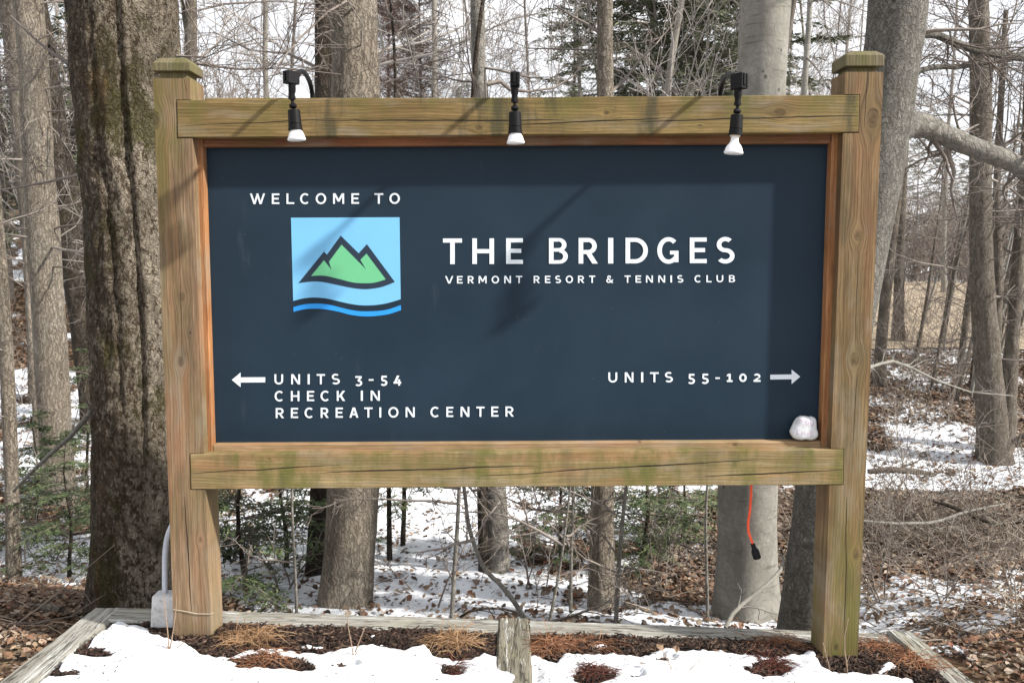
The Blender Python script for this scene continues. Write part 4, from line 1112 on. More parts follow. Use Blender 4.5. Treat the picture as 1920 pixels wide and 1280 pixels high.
tree('slim smooth trunk just left of the middle lamp', [(893, 0, 26), (897, 90, 25), (900, 185, 27), (908, 500, 34), (922, 800, 40), (929, 915, 42), (932, 1095, 50)], 2.65, B_LIMB, 19, 5, 24, .06, None,
     [([(912, 158, 8), (938, 153, 8), (955, 168, 7), (990, 172, 5), (1040, 165, 4), (1080, 140, 3)], .3)], 10, (.3, 3.9), 7)
tree('thin reddish stem running up the slim smooth trunk left of the middle lamp', [(905, 0, 7), (898, 60, 8), (888, 120, 8), (886, 185, 9), (890, 500, 10), (903, 915, 18), (908, 1092, 20)], 2.55, B_DARK, 20, 4, 12, .05, None, [], 5, (.3, 3.6), 4)
tree('slim grey trunk behind the rail right of the middle lamp', [(1133, 0, 29), (1135, 90, 29), (1135, 185, 31), (1132, 500, 38), (1130, 915, 45), (1127, 1163, 49)], 1.7, B_ASH, 21, 5, 26, .05, None,
     [([(1125, 62, 8), (1100, 45, 5), (1075, 32, 4), (1040, 10, 3)], .3)], 9, (-.1, 3.2), 7)
tree('broad pale smooth-barked trunk behind the rail at the right lamp', [(1435, 0, 90), (1431, 60, 88), (1427, 180, 87), (1415, 500, 96), (1401, 909, 108), (1400, 1040, 110), (1399, 1172, 113)], 1.6, B_BEECH, 22, 6, 48, .055, None, [], 3, (3., 4.), 8, flare=1.4)
tree('leaning grey trunk behind the right post with two heavy limbs reaching right', [(1686, 0, 104), (1676, 100, 100), (1652, 200, 104), (1642, 300, 106), (1624, 400, 104), (1585, 600, 100), (1548, 840, 94), (1530, 1000, 100), (1518, 1175, 112)], .95, B_LEAN, 23, 6, 44, .05, None,
     [([(1700, 68, 30), (1728, 62, 18), (1755, 66, 15), (1785, 80, 15), (1830, 96, 14), (1880, 104, 14), (1950, 112, 13)], .25),
      ([(1690, 138, 26), (1715, 134, 11), (1750, 126, 10), (1795, 126, 10), (1850, 118, 9), (1900, 106, 8), (1960, 88, 7)], .4),
      ([(1672, 236, 70), (1705, 232, 50), (1735, 236, 43), (1765, 250, 38), (1800, 268, 37), (1850, 286, 36), (1890, 302, 35), (1960, 330, 34)], .2)], 5, (2.6, 3.6), 8)
tree('forked dark trunk on the snow at the right edge of the view', [(1834, 0, 34), (1838, 100, 35), (1839, 213, 37), (1838, 430, 39), (1843, 560, 42), (1850, 640, 46), (1858, 760, 52), (1866, 872, 60)], 5.9, B_MID, 24, 6, 30, .06, None,
     [([(1880, 860, 40), (1888, 760, 32), (1897, 660, 28), (1905, 560, 24), (1912, 440, 21), (1926, 250, 18), (1932, 50, 14)], (.28, .5)), ([(1868, 640, 18), (1872, 560, 17), (1872, 460, 16), (1868, 380, 14), (1876, 200, 11), (1886, 20, 8)], (.15, .7)),
      ([(1830, 200, 5), (1790, 180, 4), (1740, 200, 3), (1700, 190, 2)], -.3), ([(1845, 330, 6), (1890, 350, 5), (1950, 400, 4)], .2), ([(1830, 90, 5), (1790, 40, 4), (1770, 0, 3)], .1)], 44, (.2, 4.2), 10, (.5, 1.9))
tree('nearer dark trunk of a pair, snow at its foot, right of the right post', [(1702, 100, 12), (1692, 280, 16), (1674, 430, 19), (1660, 560, 20), (1652, 640, 21), (1648, 735, 26)], 9.2, B_MID, 25, 5, 18, .06, None, [], 16, (.3, 4.), 8)
tree('farther dark trunk of a pair at the edge of the tan field', [(1700, 60, 10), (1697, 250, 14), (1689, 430, 17), (1685, 560, 19), (1684, 645, 25)], 12.6, B_MID, 26, 5, 16, .06, None, [], 14, (.5, 4.5), 8)
tree('thin pale stem between the broad pale trunk and the right post', [(1520, 0, 9), (1513, 90, 10), (1507, 180, 12), (1500, 500, 14), (1490, 900, 16)], 5.4, B_BEECH, 27, 5, 12, .05, None, [], 6, (2.4, 4.6), 6)
tree('twin grey stem rising behind the cap of the left post', [(359, 0, 20), (357, 105, 22), (352, 400, 24), (346, 850, 28)], 6.4, B_MID, 28, 5, 16, .06, None, [([(350, 60, 8), (343, 20, 7), (338, -40, 6)], .1), ([(372, 20, 4), (420, 8, 4), (520, 2, 3), (620, 12, 2)], .2)], 8, (2., 4.8), 7)
tree('mossy thin stem showing below the rail, left of middle', [(727, 600, 8), (729, 915, 9), (730, 1000, 10), (731, 1115, 11)], 2.9, B_DARK, 29, 3, 10, .05, None, [], 7, (-.3, 1.2), 3, (.3, .7))

# thin saplings under the sign
for k, (lab, pts, Y) in enumerate([
    ('thin grey sapling standing between the large tan trunk and the middle of the sign', [(868, 700, 5), (862, 915, 7), (856, 1000, 8), (854, 1066, 8), (848, 1100, 8), (847, 1153, 9)], 1.2),
    ('crooked brown sapling bent into a long curve behind the middle timber', [(862, 860, 6), (864, 915, 7), (874, 960, 7), (893, 1000, 8), (882, 1035, 8), (884, 1060, 9), (905, 1076, 9), (940, 1092, 9), (965, 1118, 10), (980, 1140, 10), (991, 1165, 11)], .55),
    ('very slim dark sapling left of the slim grey trunk', [(1082, 700, 4), (1076, 915, 5), (1071, 1020, 6), (1070, 1160, 7)], 1.6),
    ('leaning slim sapling just right of the slim grey trunk', [(1180, 850, 5), (1173, 925, 7), (1163, 1010, 8), (1158, 1090, 9), (1155, 1163, 9)], 1.3),
    ('forked dark sapling in the snow right of the middle timber', [(1063, 960, 4), (1058, 1020, 5), (1050, 1070, 5), (1040, 1120, 6), (1030, 1160, 7)], 1.1),
    ('sapling with pale dead leaves beside the broad pale trunk', [(1330, 860, 4), (1324, 920, 5), (1322, 1030, 6), (1328, 1100, 6), (1326, 1170, 7)], 1.4),
    ('slim grey sapling beside the narrow dark trunk under the sign', [(548, 880, 4), (545, 950, 5), (553, 1040, 5), (556, 1140, 6)], 1.2)]):
    tree(lab, pts, Y, B_LIMB, 60 + k, .8, 8, .05, None, [], 9, (-.25, 1.1), 0, (.25, .75), 'sapling', .05, 1.1, None, 'sapling')
# leaning slim stems at the edge of the field
rs = random.Random(5)
for k in range(26):
    ub = rs.uniform(1690, 1905); vb = rs.uniform(640, 770)
    p = on_ground(ub, vb); lean = rs.uniform(.12, .42); w = rs.choice([4, 5, 6, 8, 11])
    H = rs.uniform(180, 520)
    pts = [(ub + lean * H + rs.uniform(-6, 6), vb - H, w * .55), (ub + lean * H * .45 + rs.uniform(-5, 5), vb - H * .5, w * .8), (ub, vb, w)]
    o = tree('slim leaning bare stem in the thicket along the edge of the tan field', pts, p.y, B_MID if k % 3 else B_BEECH, 200 + k, 1.2, 8, .05, None, [], 5, (.3, 3.), 3, (.3, 1.), 'sapling', .1, 1.1, 'slim leaning stems along the field edge', 'sapling')

# ---- background trees: a few kinds, copied
def bare_kind(seed, H, r0, first, mains, kids):
    rng = random.Random(seed); out = []
    n = 9; p = Vector((0, 0, -.3)); ax = [p]; d = Vector((0, 0, 1))
    for i in range(n - 1):
        d = (d + Vector((rng.gauss(0, .045), rng.gauss(0, .045), .12))).normalized(); p = p + d * ((H + .3) / (n - 1)); ax.append(p)
    rad = [max(.012, r0 * (1 - .85 * (i / (n - 1)) ** .9)) for i in range(n)]
    for _ in range(mains):
        z = H * (first + (1 - first) * rng.random() ** 1.1); q, r = at_h(ax, rad, z)
        th = rng.uniform(0, 2 * math.pi); d = Vector((math.cos(th), math.sin(th), rng.uniform(.1, .95)))
        grow(out, q, d, H * rng.uniform(.12, .26) * (1.25 - z / H * .7), max(.009, r * .42), 2, rng, kids, .09, .17, .0038, (25, 60))
    V, F = tubes_np([([tuple(a) for a in ax], rad)], 9)
    V2, F2 = tubes_np(out, 3)
    return V, F, V2, F2
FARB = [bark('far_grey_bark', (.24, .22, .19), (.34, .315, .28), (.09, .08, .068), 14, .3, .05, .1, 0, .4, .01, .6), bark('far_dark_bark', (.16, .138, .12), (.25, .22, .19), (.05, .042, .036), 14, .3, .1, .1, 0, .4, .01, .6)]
kinds = []
for k, (H, r0, first, mains, kids) in enumerate([(13, .085, .18, 24, (8, 5)), (11, .06, .12, 24, (8, 5)), (15, .10, .2, 26, (8, 5)), (9, .04, .1, 24, (7, 5)), (12, .05, .25, 24, (8, 5)), (8, .03, .08, 22, (7, 5)), (14, .07, .15, 26, (8, 5))]):
    V, F, V2, F2 = bare_kind(300 + k, H, r0, first, mains, kids)
    kinds.append((V, F, V2, F2, k))
meshes = {}
def place_bg(k, x, y, rz, sc, label, group):
    V, F, V2, F2, kk = kinds[k]
    root = empty('background_tree', (x, y, gz(x, y)), label, 'tree', group)
    root.rotation_euler.z = rz; root.scale = (sc, sc, sc)
    if k not in meshes:
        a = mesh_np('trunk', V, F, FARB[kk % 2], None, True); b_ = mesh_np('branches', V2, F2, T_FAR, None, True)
        a.parent = root; b_.parent = root; meshes[k] = (a.data, b_.data)
    else:
        for nm, me in zip(('trunk', 'branches'), meshes[k]):
            o = bpy.data.objects.new(nm, me); link(o, root)
rb = random.Random(77); spots = []
tries = 0
while len(spots) < 62 and tries < 9000:
    tries += 1
    D = 10 + 44 * rb.random() ** 1.25; x = rb.uniform(-1, 1) * (D * .66 + 1.5); y = D + CAM[1]
    u, v = proj(np.array(x), np.array(y), np.array(gz(x, y)))
    if u > 1600 and D < 47 and D > 13.5: 
        if rb.random() > .06: continue
    if u > 1600 and D <= 13.5 and rb.random() > .1: continue
    if u > 1940: continue
    if u < 330 and rb.random() > .55: continue
    if -400 < u < 330 and D < 12: continue
    if any((x - a) ** 2 + (y - c) ** 2 < (.9 + D * .02) ** 2 for a, c in spots): continue
    if abs(u - 660) < 60 and D < 12: continue
    spots.append((x, y))
    place_bg(rb.choice([0, 1, 2, 3, 3, 4, 5, 5, 6]), x, y, rb.uniform(0, 6.28), rb.uniform(.75, 1.2), 'bare leafless tree among the many far grey ones in the woods behind the sign', 'bare trees in the far woods')

# ---- evergreens
g = G('hemlock_needles', .7, .25)
r_ = g.island(); n = g.noise(g.c['Object'], 2.5, 3)
col = g.ramp(r_, [(0, (.025, .042, .018)), (.5, (.068, .10, .042)), (.85, (.115, .145, .065)), (1, (.16, .16, .08))])
HEM = g.done(g.mix(g.smooth(n, .35, .7, 0., .5), col, (.05, .068, .032, 1)))
g = G('brown_needles', .85, .15)
col = g.ramp(g.island(), [(0, (.16, .115, .095)), (.6, (.25, .18, .15)), (1, (.34, .26, .22))])
BRN = g.done(col)
g = G('far_hemlock_needles', .8, .2)
col = g.ramp(g.island(), [(0, (.065, .075, .047)), (.5, (.125, .14, .088)), (.85, (.18, .19, .125)), (1, (.23, .22, .155))])
HEMF = g.done(col)
def conifer(seed, H, R0, nbr, sub, zmin, droop, nw=.007, nl=.03, dens=1., power=.75):
    """returns trunk axis, branch tubes, needle quads"""
    rng = random.Random(seed); br = []; N = []
    ax = [Vector((.02 * math.sin(i * 1.3 + seed), .02 * math.cos(i + seed), -.2 + (H + .2) * i / 8)) for i in range(9)]
    r0 = .012 + H * .008; rad = [max(.004, r0 * (1 - i / 8.3)) for i in range(9)]
    for _ in range(nbr):
        z = H * (zmin + (1 - zmin) * rng.random() ** .9); q, r = at_h(ax, rad, z)
        L = R0 * max(.06, (1 - z / H)) ** power * rng.uniform(.55, 1.1)
        th = rng.uniform(0, 2 * math.pi); d = Vector((math.cos(th), math.sin(th), .22)); pts = [q]; p = q
        for i in range(6):
            d = (d + Vector((rng.gauss(0, .10), rng.gauss(0, .10), -droop + rng.gauss(0, .05)))).normalized(); p = p + d * L / 6; pts.append(p)
        br.append(([tuple(a) for a in pts], [max(.0016, .010 * L * (1 - i / 7)) for i in range(7)]))
        for k in range(int(sub * (.5 + L))):
            t = rng.uniform(.12, 1.) * 6; i = min(5, int(t)); s = pts[i].lerp(pts[i + 1], t - i); ax_ = (pts[i + 1] - pts[i]).normalized()
            side = ax_.cross(Vector((0, 0, 1))).normalized() * rng.choice((-1, 1))
            dd = (side * rng.uniform(.6, 1.) + ax_ * rng.uniform(.4, .9) + Vector((0, 0, rng.gauss(-.08, .18)))).normalized()
            l2 = (.10 + .22 * L * (1.1 - t / 6)) * rng.uniform(.5, 1.1)
            m = max(2, int(l2 / nl * 1.0 * dens)); nrm = Vector((rng.gauss(0, .35), rng.gauss(0, .35), 1)).normalized()
            pp = s
            for a in range(m):
                dd = (dd + Vector((rng.gauss(0, .09), rng.gauss(0, .09), -.03))).normalized()
                w = dd.cross(nrm).normalized() * nw * rng.uniform(.6, 1.3) * (1 - .5 * a / m)
                e = pp + dd * nl * 1.25
                mid = pp.lerp(e, .45)
                N.append((tuple(pp), tuple(mid + w), tuple(e), tuple(mid - w)))
                if rng.random() < .75:   # side sprig
                    sd = (dd * .6 + w.normalized() * rng.choice((-1, 1))).normalized(); e2 = pp + sd * nl * rng.uniform(.9, 1.9); w2 = sd.cross(nrm).normalized() * nw * .8; m2 = pp.lerp(e2, .5)
                    N.append((tuple(pp), tuple(m2 + w2), tuple(e2), tuple(m2 - w2)))
                pp = pp + dd * nl
    V, F = tubes_np([([tuple(a) for a in ax], rad)], 8)
    V2, F2 = tubes_np(br, 3)
    NV = np.array(N, dtype=np.float32).reshape(-1, 3); NF = np.arange(len(NV)).reshape(-1, 4)
    return V, F, V2, F2, NV, NF
EV = {}
def evergreen(key, x, y, rz, sc, label, mat=None, group=None, name='hemlock_sapling', cat='evergreen', dz=0.):
    root = empty(name, (x, y, gz(x, y) + dz), label, cat, group); root.rotation_euler.z = rz; root.scale = (sc, sc, sc)
    if key not in EV:
        V, F, V2, F2, NV, NF = conifer(*CON[key])
        a = mesh_np('trunk', V, F, B_DARK if mat is None else FARB[1], None, True)
        b_ = mesh_np('branches', V2, F2, T_TWIG, None, True); c = mesh_np('foliage', NV, NF, mat or HEM, None, False)
        for o in (a, b_, c): o.parent = root
        EV[key] = [(o.name.split('.')[0], o.data) for o in (a, b_, c)]
    else:
        for nm, me in EV[key]: link(bpy.data.objects.new(nm, me), root)
    return root
CON = {'s1': (41, 1.5, 1.0, 44, 28, .06, .05, .009), 's2': (42, 1.1, .9, 36, 28, .08, .06, .009), 's3': (43, 2.3, 1.0, 44, 26, .1, .05, .009),
       'b1': (44, 12., 3.8, 230, 20, .22, .07, .026, .10, .9), 'b2': (45, 9., 2.8, 170, 19, .12, .07, .024, .09, .9),
       'r1': (46, 8.4, 2.5, 380, 26, .10, -.09, .008, .10, .8), 'p1': (47, 6., 2.3, 110, 14, .05, .02, .022, .10, .7)}
def ev_px(key, u, v, D, rz, sc, label, **k):
    x = (u - 960) / FPX * (D * 1.0); y = D + CAM[1]
    return evergreen(key, x, y, rz, sc, label, **k)
hg = 'young hemlocks under the trees'
ev_px('s1', 108, 1090, 5.6, .4, .66, 'young hemlock with dense green boughs between the pale young trunk and the massive old trunk', group=hg)
ev_px('s2', 50, 1000, 6.6, 1.9, .9, 'young hemlock partly hidden behind the thin pale trunk at the left edge', group=hg)
ev_px('s3', 150, 900, 8.2, 2.6, .62, 'taller young hemlock rising behind the boughs left of the massive old trunk', group=hg)
ev_px('s1', 440, 1080, 5.4, 3.1, .95, 'young hemlock spreading its boughs just right of the left post', group=hg)
ev_px('s2', 520, 1060, 6.1, 5.1, 1.1, 'young hemlock in front of the snow left of the narrow dark trunk', group=hg)
ev_px('s3', 752, 1020, 6.6, .9, .75, 'young hemlock right of the large tan grey trunk beneath the rail', group=hg)
ev_px('s1', 1055, 1060, 6.2, 1.2, .8, 'young hemlock between the middle timber and the slim grey trunk', group=hg)
ev_px('s1', 1215, 1060, 6.0, 5.6, .9, 'young hemlock right of the slim grey trunk beneath the rail', group=hg)
ev_px('s2', 1290, 1030, 6.8, .2, .9, 'young hemlock left of the broad pale trunk beneath the rail', group=hg)
lg = 'evergreens in the far woods'
ev_px('b1', 1300, 500, 15.5, .3, 1., 'dark hemlock with hanging boughs left of the broad pale trunk', mat=HEMF, group=lg, name='hemlock_tree')
ev_px('b1', 1215, 500, 18.5, 2.4, 1., 'dark hemlock behind the rail right of the slim grey trunk', mat=HEMF, group=lg, name='hemlock_tree')
ev_px('b2', 1375, 500, 19, 4.1, 1.1, 'smaller dark hemlock beside the broad pale trunk', mat=HEMF, group=lg, name='hemlock_tree')
ev_px('b2', 1075, 500, 24, 1.1, 1.05, 'far hemlock showing between the middle lamp and the slim grey trunk', mat=HEMF, group=lg, name='hemlock_tree')
ev_px('r1', 792, 500, 20, .5, 1., 'reddish brown cone-shaped tree right of the large tan grey trunk', mat=BRN, group=lg, name='brown_conifer')
ev_px('r1', 735, 500, 24, 2.5, 1.05, 'second reddish brown conifer close behind the large tan grey trunk', mat=BRN, group=lg, name='brown_conifer')
ev_px('p1', 868, 500, 30, 2.5, 1.15, 'far olive conifer just left of the slim smooth trunk', mat=HEMF, group=lg, name='pine_tree')
ev_px('b2', 150, 500, 17, 2.0, .8, 'hemlock on the slope behind the leaning dark trunk at left', group=lg, name='hemlock_tree')
ev_px('b2', 20, 500, 15, 5.0, .8, 'hemlock on the slope behind the thin pale trunk at left', group=lg, name='hemlock_tree')
for k, (u, D, sc) in enumerate([(1712, 52, 1.5), (1760, 58, 1.6), (1800, 60, 1.3), (1890, 57, 1.6), (1930, 54, 1.4), (1660, 60, 1.6)]):
    ev_px('p1' if k % 2 == 0 else 'b2', u, 500, D, k * 1.3, sc * (1 if k % 2 == 0 else .7), 'olive pine in the far tree line beyond the tan field', group='pines beyond the field', name='pine_tree', mat=HEMF)

# ---- far-off woods that close the view: one mass of stems and twigs
rf = random.Random(9); out = []
for k in range(170):
    a = rf.uniform(-.82, .82); D = rf.uniform(56, 95); x = a * D; y = D + CAM[1]; z = gz(x, y)
    H = rf.uniform(5, 11) * (.62 if a > .30 else 1.0 if a < -.2 else 1.); r = rf.uniform(.05, .13)
    p = Vector((x, y, z - .3)); d = Vector((rf.gauss(0, .04), 0, 1)); ax = [p + d * H * i / 4 for i in range(5)]
    out.append(([tuple(q) for q in ax], [r * (1 - .8 * i / 4) for i in range(5)]))
    for _ in range(9):
        q = ax[0].lerp(ax[-1], rf.uniform(.2, .98)); th = rf.uniform(0, 6.28)
        grow(out, q, Vector((math.cos(th), math.sin(th), rf.uniform(.2, 1.))), H * rf.uniform(.12, .28), .02, 1, rf, (5,), .08, .16, .011, (25, 60), 4)
out2, out = out, []
for k in range(760):      # low thicket beyond the field and up the left slope
    a = rf.uniform(.28, .85) if k < 560 else rf.uniform(-.85, -.30); D = rf.uniform(48, 62) if k < 560 else rf.uniform(30, 58); x = a * D; y = D + CAM[1]; z = gz(x, y)
    H = rf.uniform(2.5, 6.2)
    for _ in range(3):
        th = rf.uniform(0, 6.28)
        grow(out, Vector((x + rf.gauss(0, .3), y + rf.gauss(0, .3), z - .1)), Vector((math.cos(th) * .35, math.sin(th) * .35, 1)), H * rf.uniform(.7, 1.), .035, 1, rf, (7,), .05, .14, .011, (20, 55), 5)
V, F = tubes_np(out, 3)
g = G('thicket_twigs', .95, .05)
n = g.noise(g.c['Object'], .35, 3)
m_th = g.done(g.ramp(n, [(.3, (.13, .105, .09)), (.7, (.235, .195, .17))]))
o = mesh_np('distant_thicket', V, F, m_th, None, True)
tag(o, 'brown grey thicket of bare shrubs along the far side of the field', None, None, 'stuff')
V, F = tubes_np(out2, 3)
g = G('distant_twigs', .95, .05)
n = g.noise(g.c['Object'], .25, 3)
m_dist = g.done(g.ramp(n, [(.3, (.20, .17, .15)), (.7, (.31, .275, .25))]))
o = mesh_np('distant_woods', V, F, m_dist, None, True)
tag(o, 'grey brown mass of bare woods closing the view', None, None, 'stuff')

# ================================================================== GROUND COVER AND SMALL THINGS
def leaf_mat(name, stops):
    g = G(name, .75, .2)
    r_ = g.island(); n = g.noise(g.c['Object'], 120, 3)
    c = g.ramp(r_, stops)
    return g.done(g.mix(g.smooth(n, .4, .7, 0., .35), c, (.05, .03, .02, 1)))
M_LEAF = leaf_mat('dead_leaves', [(0, (.04, .024, .016)), (.25, (.10, .055, .034)), (.5, (.165, .10, .06)), (.72, (.27, .195, .13)), (.86, (.17, .07, .04)), (1, (.38, .31, .24))])
M_GREYLEAF = leaf_mat('grey_dead_leaves', [(0, (.05, .036, .026)), (.35, (.13, .095, .070)), (.7, (.235, .185, .14)), (1, (.36, .30, .24))])
def leaf_quads(rng, c, size, tilt):
    """a curled leaf: six vertices, two folded halves"""
    a = rng.uniform(0, 6.283); d = Vector((math.cos(a), math.sin(a), rng.gauss(0, tilt))).normalized()
    sd = Vector((-math.sin(a), math.cos(a), rng.gauss(0, tilt))).normalized(); up = d.cross(sd)
    L = size * rng.uniform(.45, 1.5); W = L * rng.uniform(.28, .42); cu = L * rng.uniform(-.05, .30); fo = W * rng.uniform(.0, .7)
    p = Vector(c)
    m0 = p - d * L * .5 + up * cu * .5; m1 = p; m2 = p + d * L * .5 + up * cu
    l1 = p - d * L * .12 + sd * W + up * fo; r1 = p - d * L * .12 - sd * W + up * fo * rng.uniform(.3, 1)
    l2 = p + d * L * .22 + sd * W * .7 + up * (fo + cu * .3); r2 = p + d * L * .22 - sd * W * .7 + up * (fo + cu * .3)
    return [m0, l1, l2, m2, r2, r1], m1
def snow_at(x, y):
    z = gz(x, y); u, v = proj(np.array(x), np.array(y), np.array(z))
    return snow_base(float(u), float(v)) + fbm(x * 1.1, y * 1.1, 1., 3) * .45 + fbm(x * 4.3, y * 3.2, 5., 2) * .32, float(u), float(v), z
def scatter_leaves(name, label, mat, n, seed, accept, size, tilt=.35, lift=.02):
    rng = random.Random(seed); V = []; F = []; k = 0; tr = 0
    while k < n and tr < n * 8:
        tr += 1
        D = 2.75 * (16 / 2.75) ** (rng.random() ** .62); x = rng.uniform(-.64, .64) * D; y = D + CAM[1]
        if y < .30 and -1.79 < x < 1.71: continue
        sn, u, v, z = snow_at(x, y)
        if rng.random() > accept(sn, u, v, D): continue
        q, m = leaf_quads(rng, (x, y, z + lift + rng.uniform(0, .02)), size * (1 + .05 * (D - 4.5)) * (.8 if D < 4.4 else 1.), tilt)
        o = len(V); V += [tuple(a) for a in q]; F += [[o, o + 1, o + 2, o + 3], [o, o + 3, o + 4, o + 5]]; k += 1
    ob = mesh_np(name, V, np.array(F), mat, None, False)
    return tag(ob, label, None, None, 'stuff')
def acc1(s, u, v, D):
    p = 1. if s < .03 else (.20 if s < .30 else (.16 if u > 1580 and v < 930 else .11))
    if 340 < u < 1180 and v > 900: p *= .7
    if u > 1600 and 930 < v < 1060: p *= .25
    return p
scatter_leaves('leaf_litter', 'curled brown and tan dead leaves strewn over the forest floor', M_LEAF, 40000, 501, acc1, .036)
def acc2(s, u, v, D):
    if u > 1200 and 925 < v < 1075: return 1.
    if u > 1600 and 620 < v < 800: return .8
    return .25 if s < .05 else .06
scatter_leaves('grey_leaf_litter', 'greyish matted dead leaves on the right hand slope', M_GREYLEAF, 34000, 502, acc2, .037)

# fallen twigs and brush
rng = random.Random(88); out = []
for _ in range(2600):
    zone = rng.random()
    if zone < .5: u, v = rng.uniform(1560, 2000), rng.triangular(925, 1090, 1010)
    elif zone < .7: u, v = rng.uniform(1560, 2000), rng.uniform(700, 1270)
    elif zone < .76: u, v = rng.uniform(400, 1560), rng.uniform(930, 1165)
    elif zone < .9: u, v = rng.uniform(1180, 2000), rng.uniform(930, 1165)
    else: u, v = rng.uniform(-80, 320), rng.uniform(800, 1240)
    p = on_ground(u, v); D = p.y - CAM[1]
    if p.y < .36 and -1.8 < p.x < 1.72: continue
    a = rng.uniform(0, 6.283); d = Vector((math.cos(a), math.sin(a) * .8, rng.uniform(-.05, .45 if zone < .5 else .2)))
    grow(out, p + Vector((0, 0, .015)), d, rng.uniform(.12, .55), rng.uniform(.0022, .005), 1 if rng.random() < .5 else 0, rng, (3,), -.05, .2, .0016, (25, 60), 5)
V, F = tubes_np(out, 4)
g = G('brush_twigs', .85, .15)
M_BRUSH = g.done(g.ramp(g.island(), [(0, (.06, .045, .036)), (.4, (.14, .112, .09)), (.75, (.24, .20, .165)), (1, (.38, .335, .28))]))
o = mesh_np('fallen_twigs', V, F, M_BRUSH, None, True); tag(o, 'tangle of fallen twigs and dead stalks on the forest floor', None, None, 'stuff')

# bare shrubs: clumps of thin arching stems
def shrub(label, u, v, H, nst, seed, spread=.5, group='bare shrubs under the trees'):
    rng = random.Random(seed); p = on_ground(u, v); out = []
    root = empty('bare_shrub', p, label, 'shrub', group)
    for _ in range(nst):
        a = rng.uniform(0, 6.283); d = Vector((math.cos(a) * spread, math.sin(a) * spread, 1))
        grow(out, p + Vector((rng.gauss(0, .06), rng.gauss(0, .06), -.03)), d, H * rng.uniform(.6, 1.15), rng.uniform(.0035, .0075), 2, rng, (6, 4), .02, .16, .0016, (25, 65), 7)
    V, F = tubes_np(out, 4); mesh_np('stems', V, F, T_TWIG if seed % 2 else M_BRUSH, root, True)
shl = 'tangled bare shrub of thin grey stems among the leaves and snow behind the sign'
for k, (u, v, H, ns) in enumerate([(460, 1130, .6, 3), (550, 1110, .8, 4), (800, 1130, .6, 2), (1000, 1110, .7, 3), (1190, 1130, .7, 3), (1260, 1120, .8, 4), (1490, 1120, .8, 4), (1240, 1050, .9, 4)]):
    shrub(shl, u, v, H, ns, 600 + k)
shr = 'bare shrub of thin grey stems on the open slope right of the right post'
for k, (u, v, H, ns) in enumerate([(1650, 1010, 1.0, 8), (1725, 1000, .9, 8), (1780, 1040, 1.0, 7), (1850, 1000, .9, 6), (1700, 870, 1.3, 7), (1760, 800, 1.5, 7), (1690, 760, 1.4, 6), (1900, 900, 1.2, 6), (1740, 720, 1.6, 8), (1800, 720, 1.7, 8), (1830, 700, 1.7, 8), (1670, 690, 1.7, 7), (1780, 660, 2., 8), (1890, 720, 1.7, 7), (1705, 640, 2.1, 8), (1765, 1130, .6, 5), (1880, 1110, .6, 5), (1640, 1130, .7, 5), (1845, 640, 2.2, 8), (1740, 610, 2.2, 8), (1910, 640, 2.2, 8)]):
    shrub(shr, u, v, H, ns, 640 + k, .45, 'bare shrubs on the right slope')
shr = 'bare shrub of thin stems in the snow left of the massive old trunk'
for k, (u, v, H, ns) in enumerate([(20, 900, 1.2, 6), (150, 960, 1.0, 6), (130, 820, 1.6, 6), (40, 760, 1.8, 6), (90, 1060, .6, 4)]):
    shrub(shr, u, v, H, ns, 680 + k, .45, 'bare shrubs at the left')

# ---- mulch chips
rng = random.Random(31); V = []; F = []
BXs, BYs, BZs, THs = SNOWTOP
k = 0
while k < 9000:
    a = rng.randrange(100, NY); c = rng.randrange(0, NX)
    if THs[a, c] > -.004 or BXs[a, c] < -1.62 or -.075 < BXs[a, c] < .088 or (BYs[a, c] > .13 and rng.random() < .6): continue
    k += 1
    p = Vector((BXs[a, c] + rng.gauss(0, .003), BYs[a, c] + rng.gauss(0, .003), BZs[a, c] + rng.uniform(.0, .010)))
    th = rng.uniform(0, 6.283); d = Vector((math.cos(th), math.sin(th), rng.gauss(0, .3))).normalized() * rng.uniform(.005, .022); w = Vector((-math.sin(th), math.cos(th), rng.gauss(0, .5))).normalized() * rng.uniform(.0015, .005)
    h = Vector((0, 0, rng.uniform(.001, .003))); o = len(V)
    V += [tuple(x) for x in (p - d - w, p + d - w * .5, p + d * .9 + w, p - d + w * .8, p - d * .2 + h * 2)]
    F += [[o, o + 1, o + 4], [o + 1, o + 2, o + 4], [o + 2, o + 3, o + 4], [o + 3, o, o + 4]]
g = G('mulch_chips', .8, .25)
m_chip = g.done(g.ramp(g.island(), [(0, (.010, .007, .005)), (.45, (.024, .0145, .011)), (.8, (.05, .028, .02)), (1, (.13, .085, .058))]))
o = mesh_np('mulch_chips', V, np.array(F), m_chip, None, False); tag(o, 'dark red brown shredded bark chips over the bed', None, None, 'stuff')

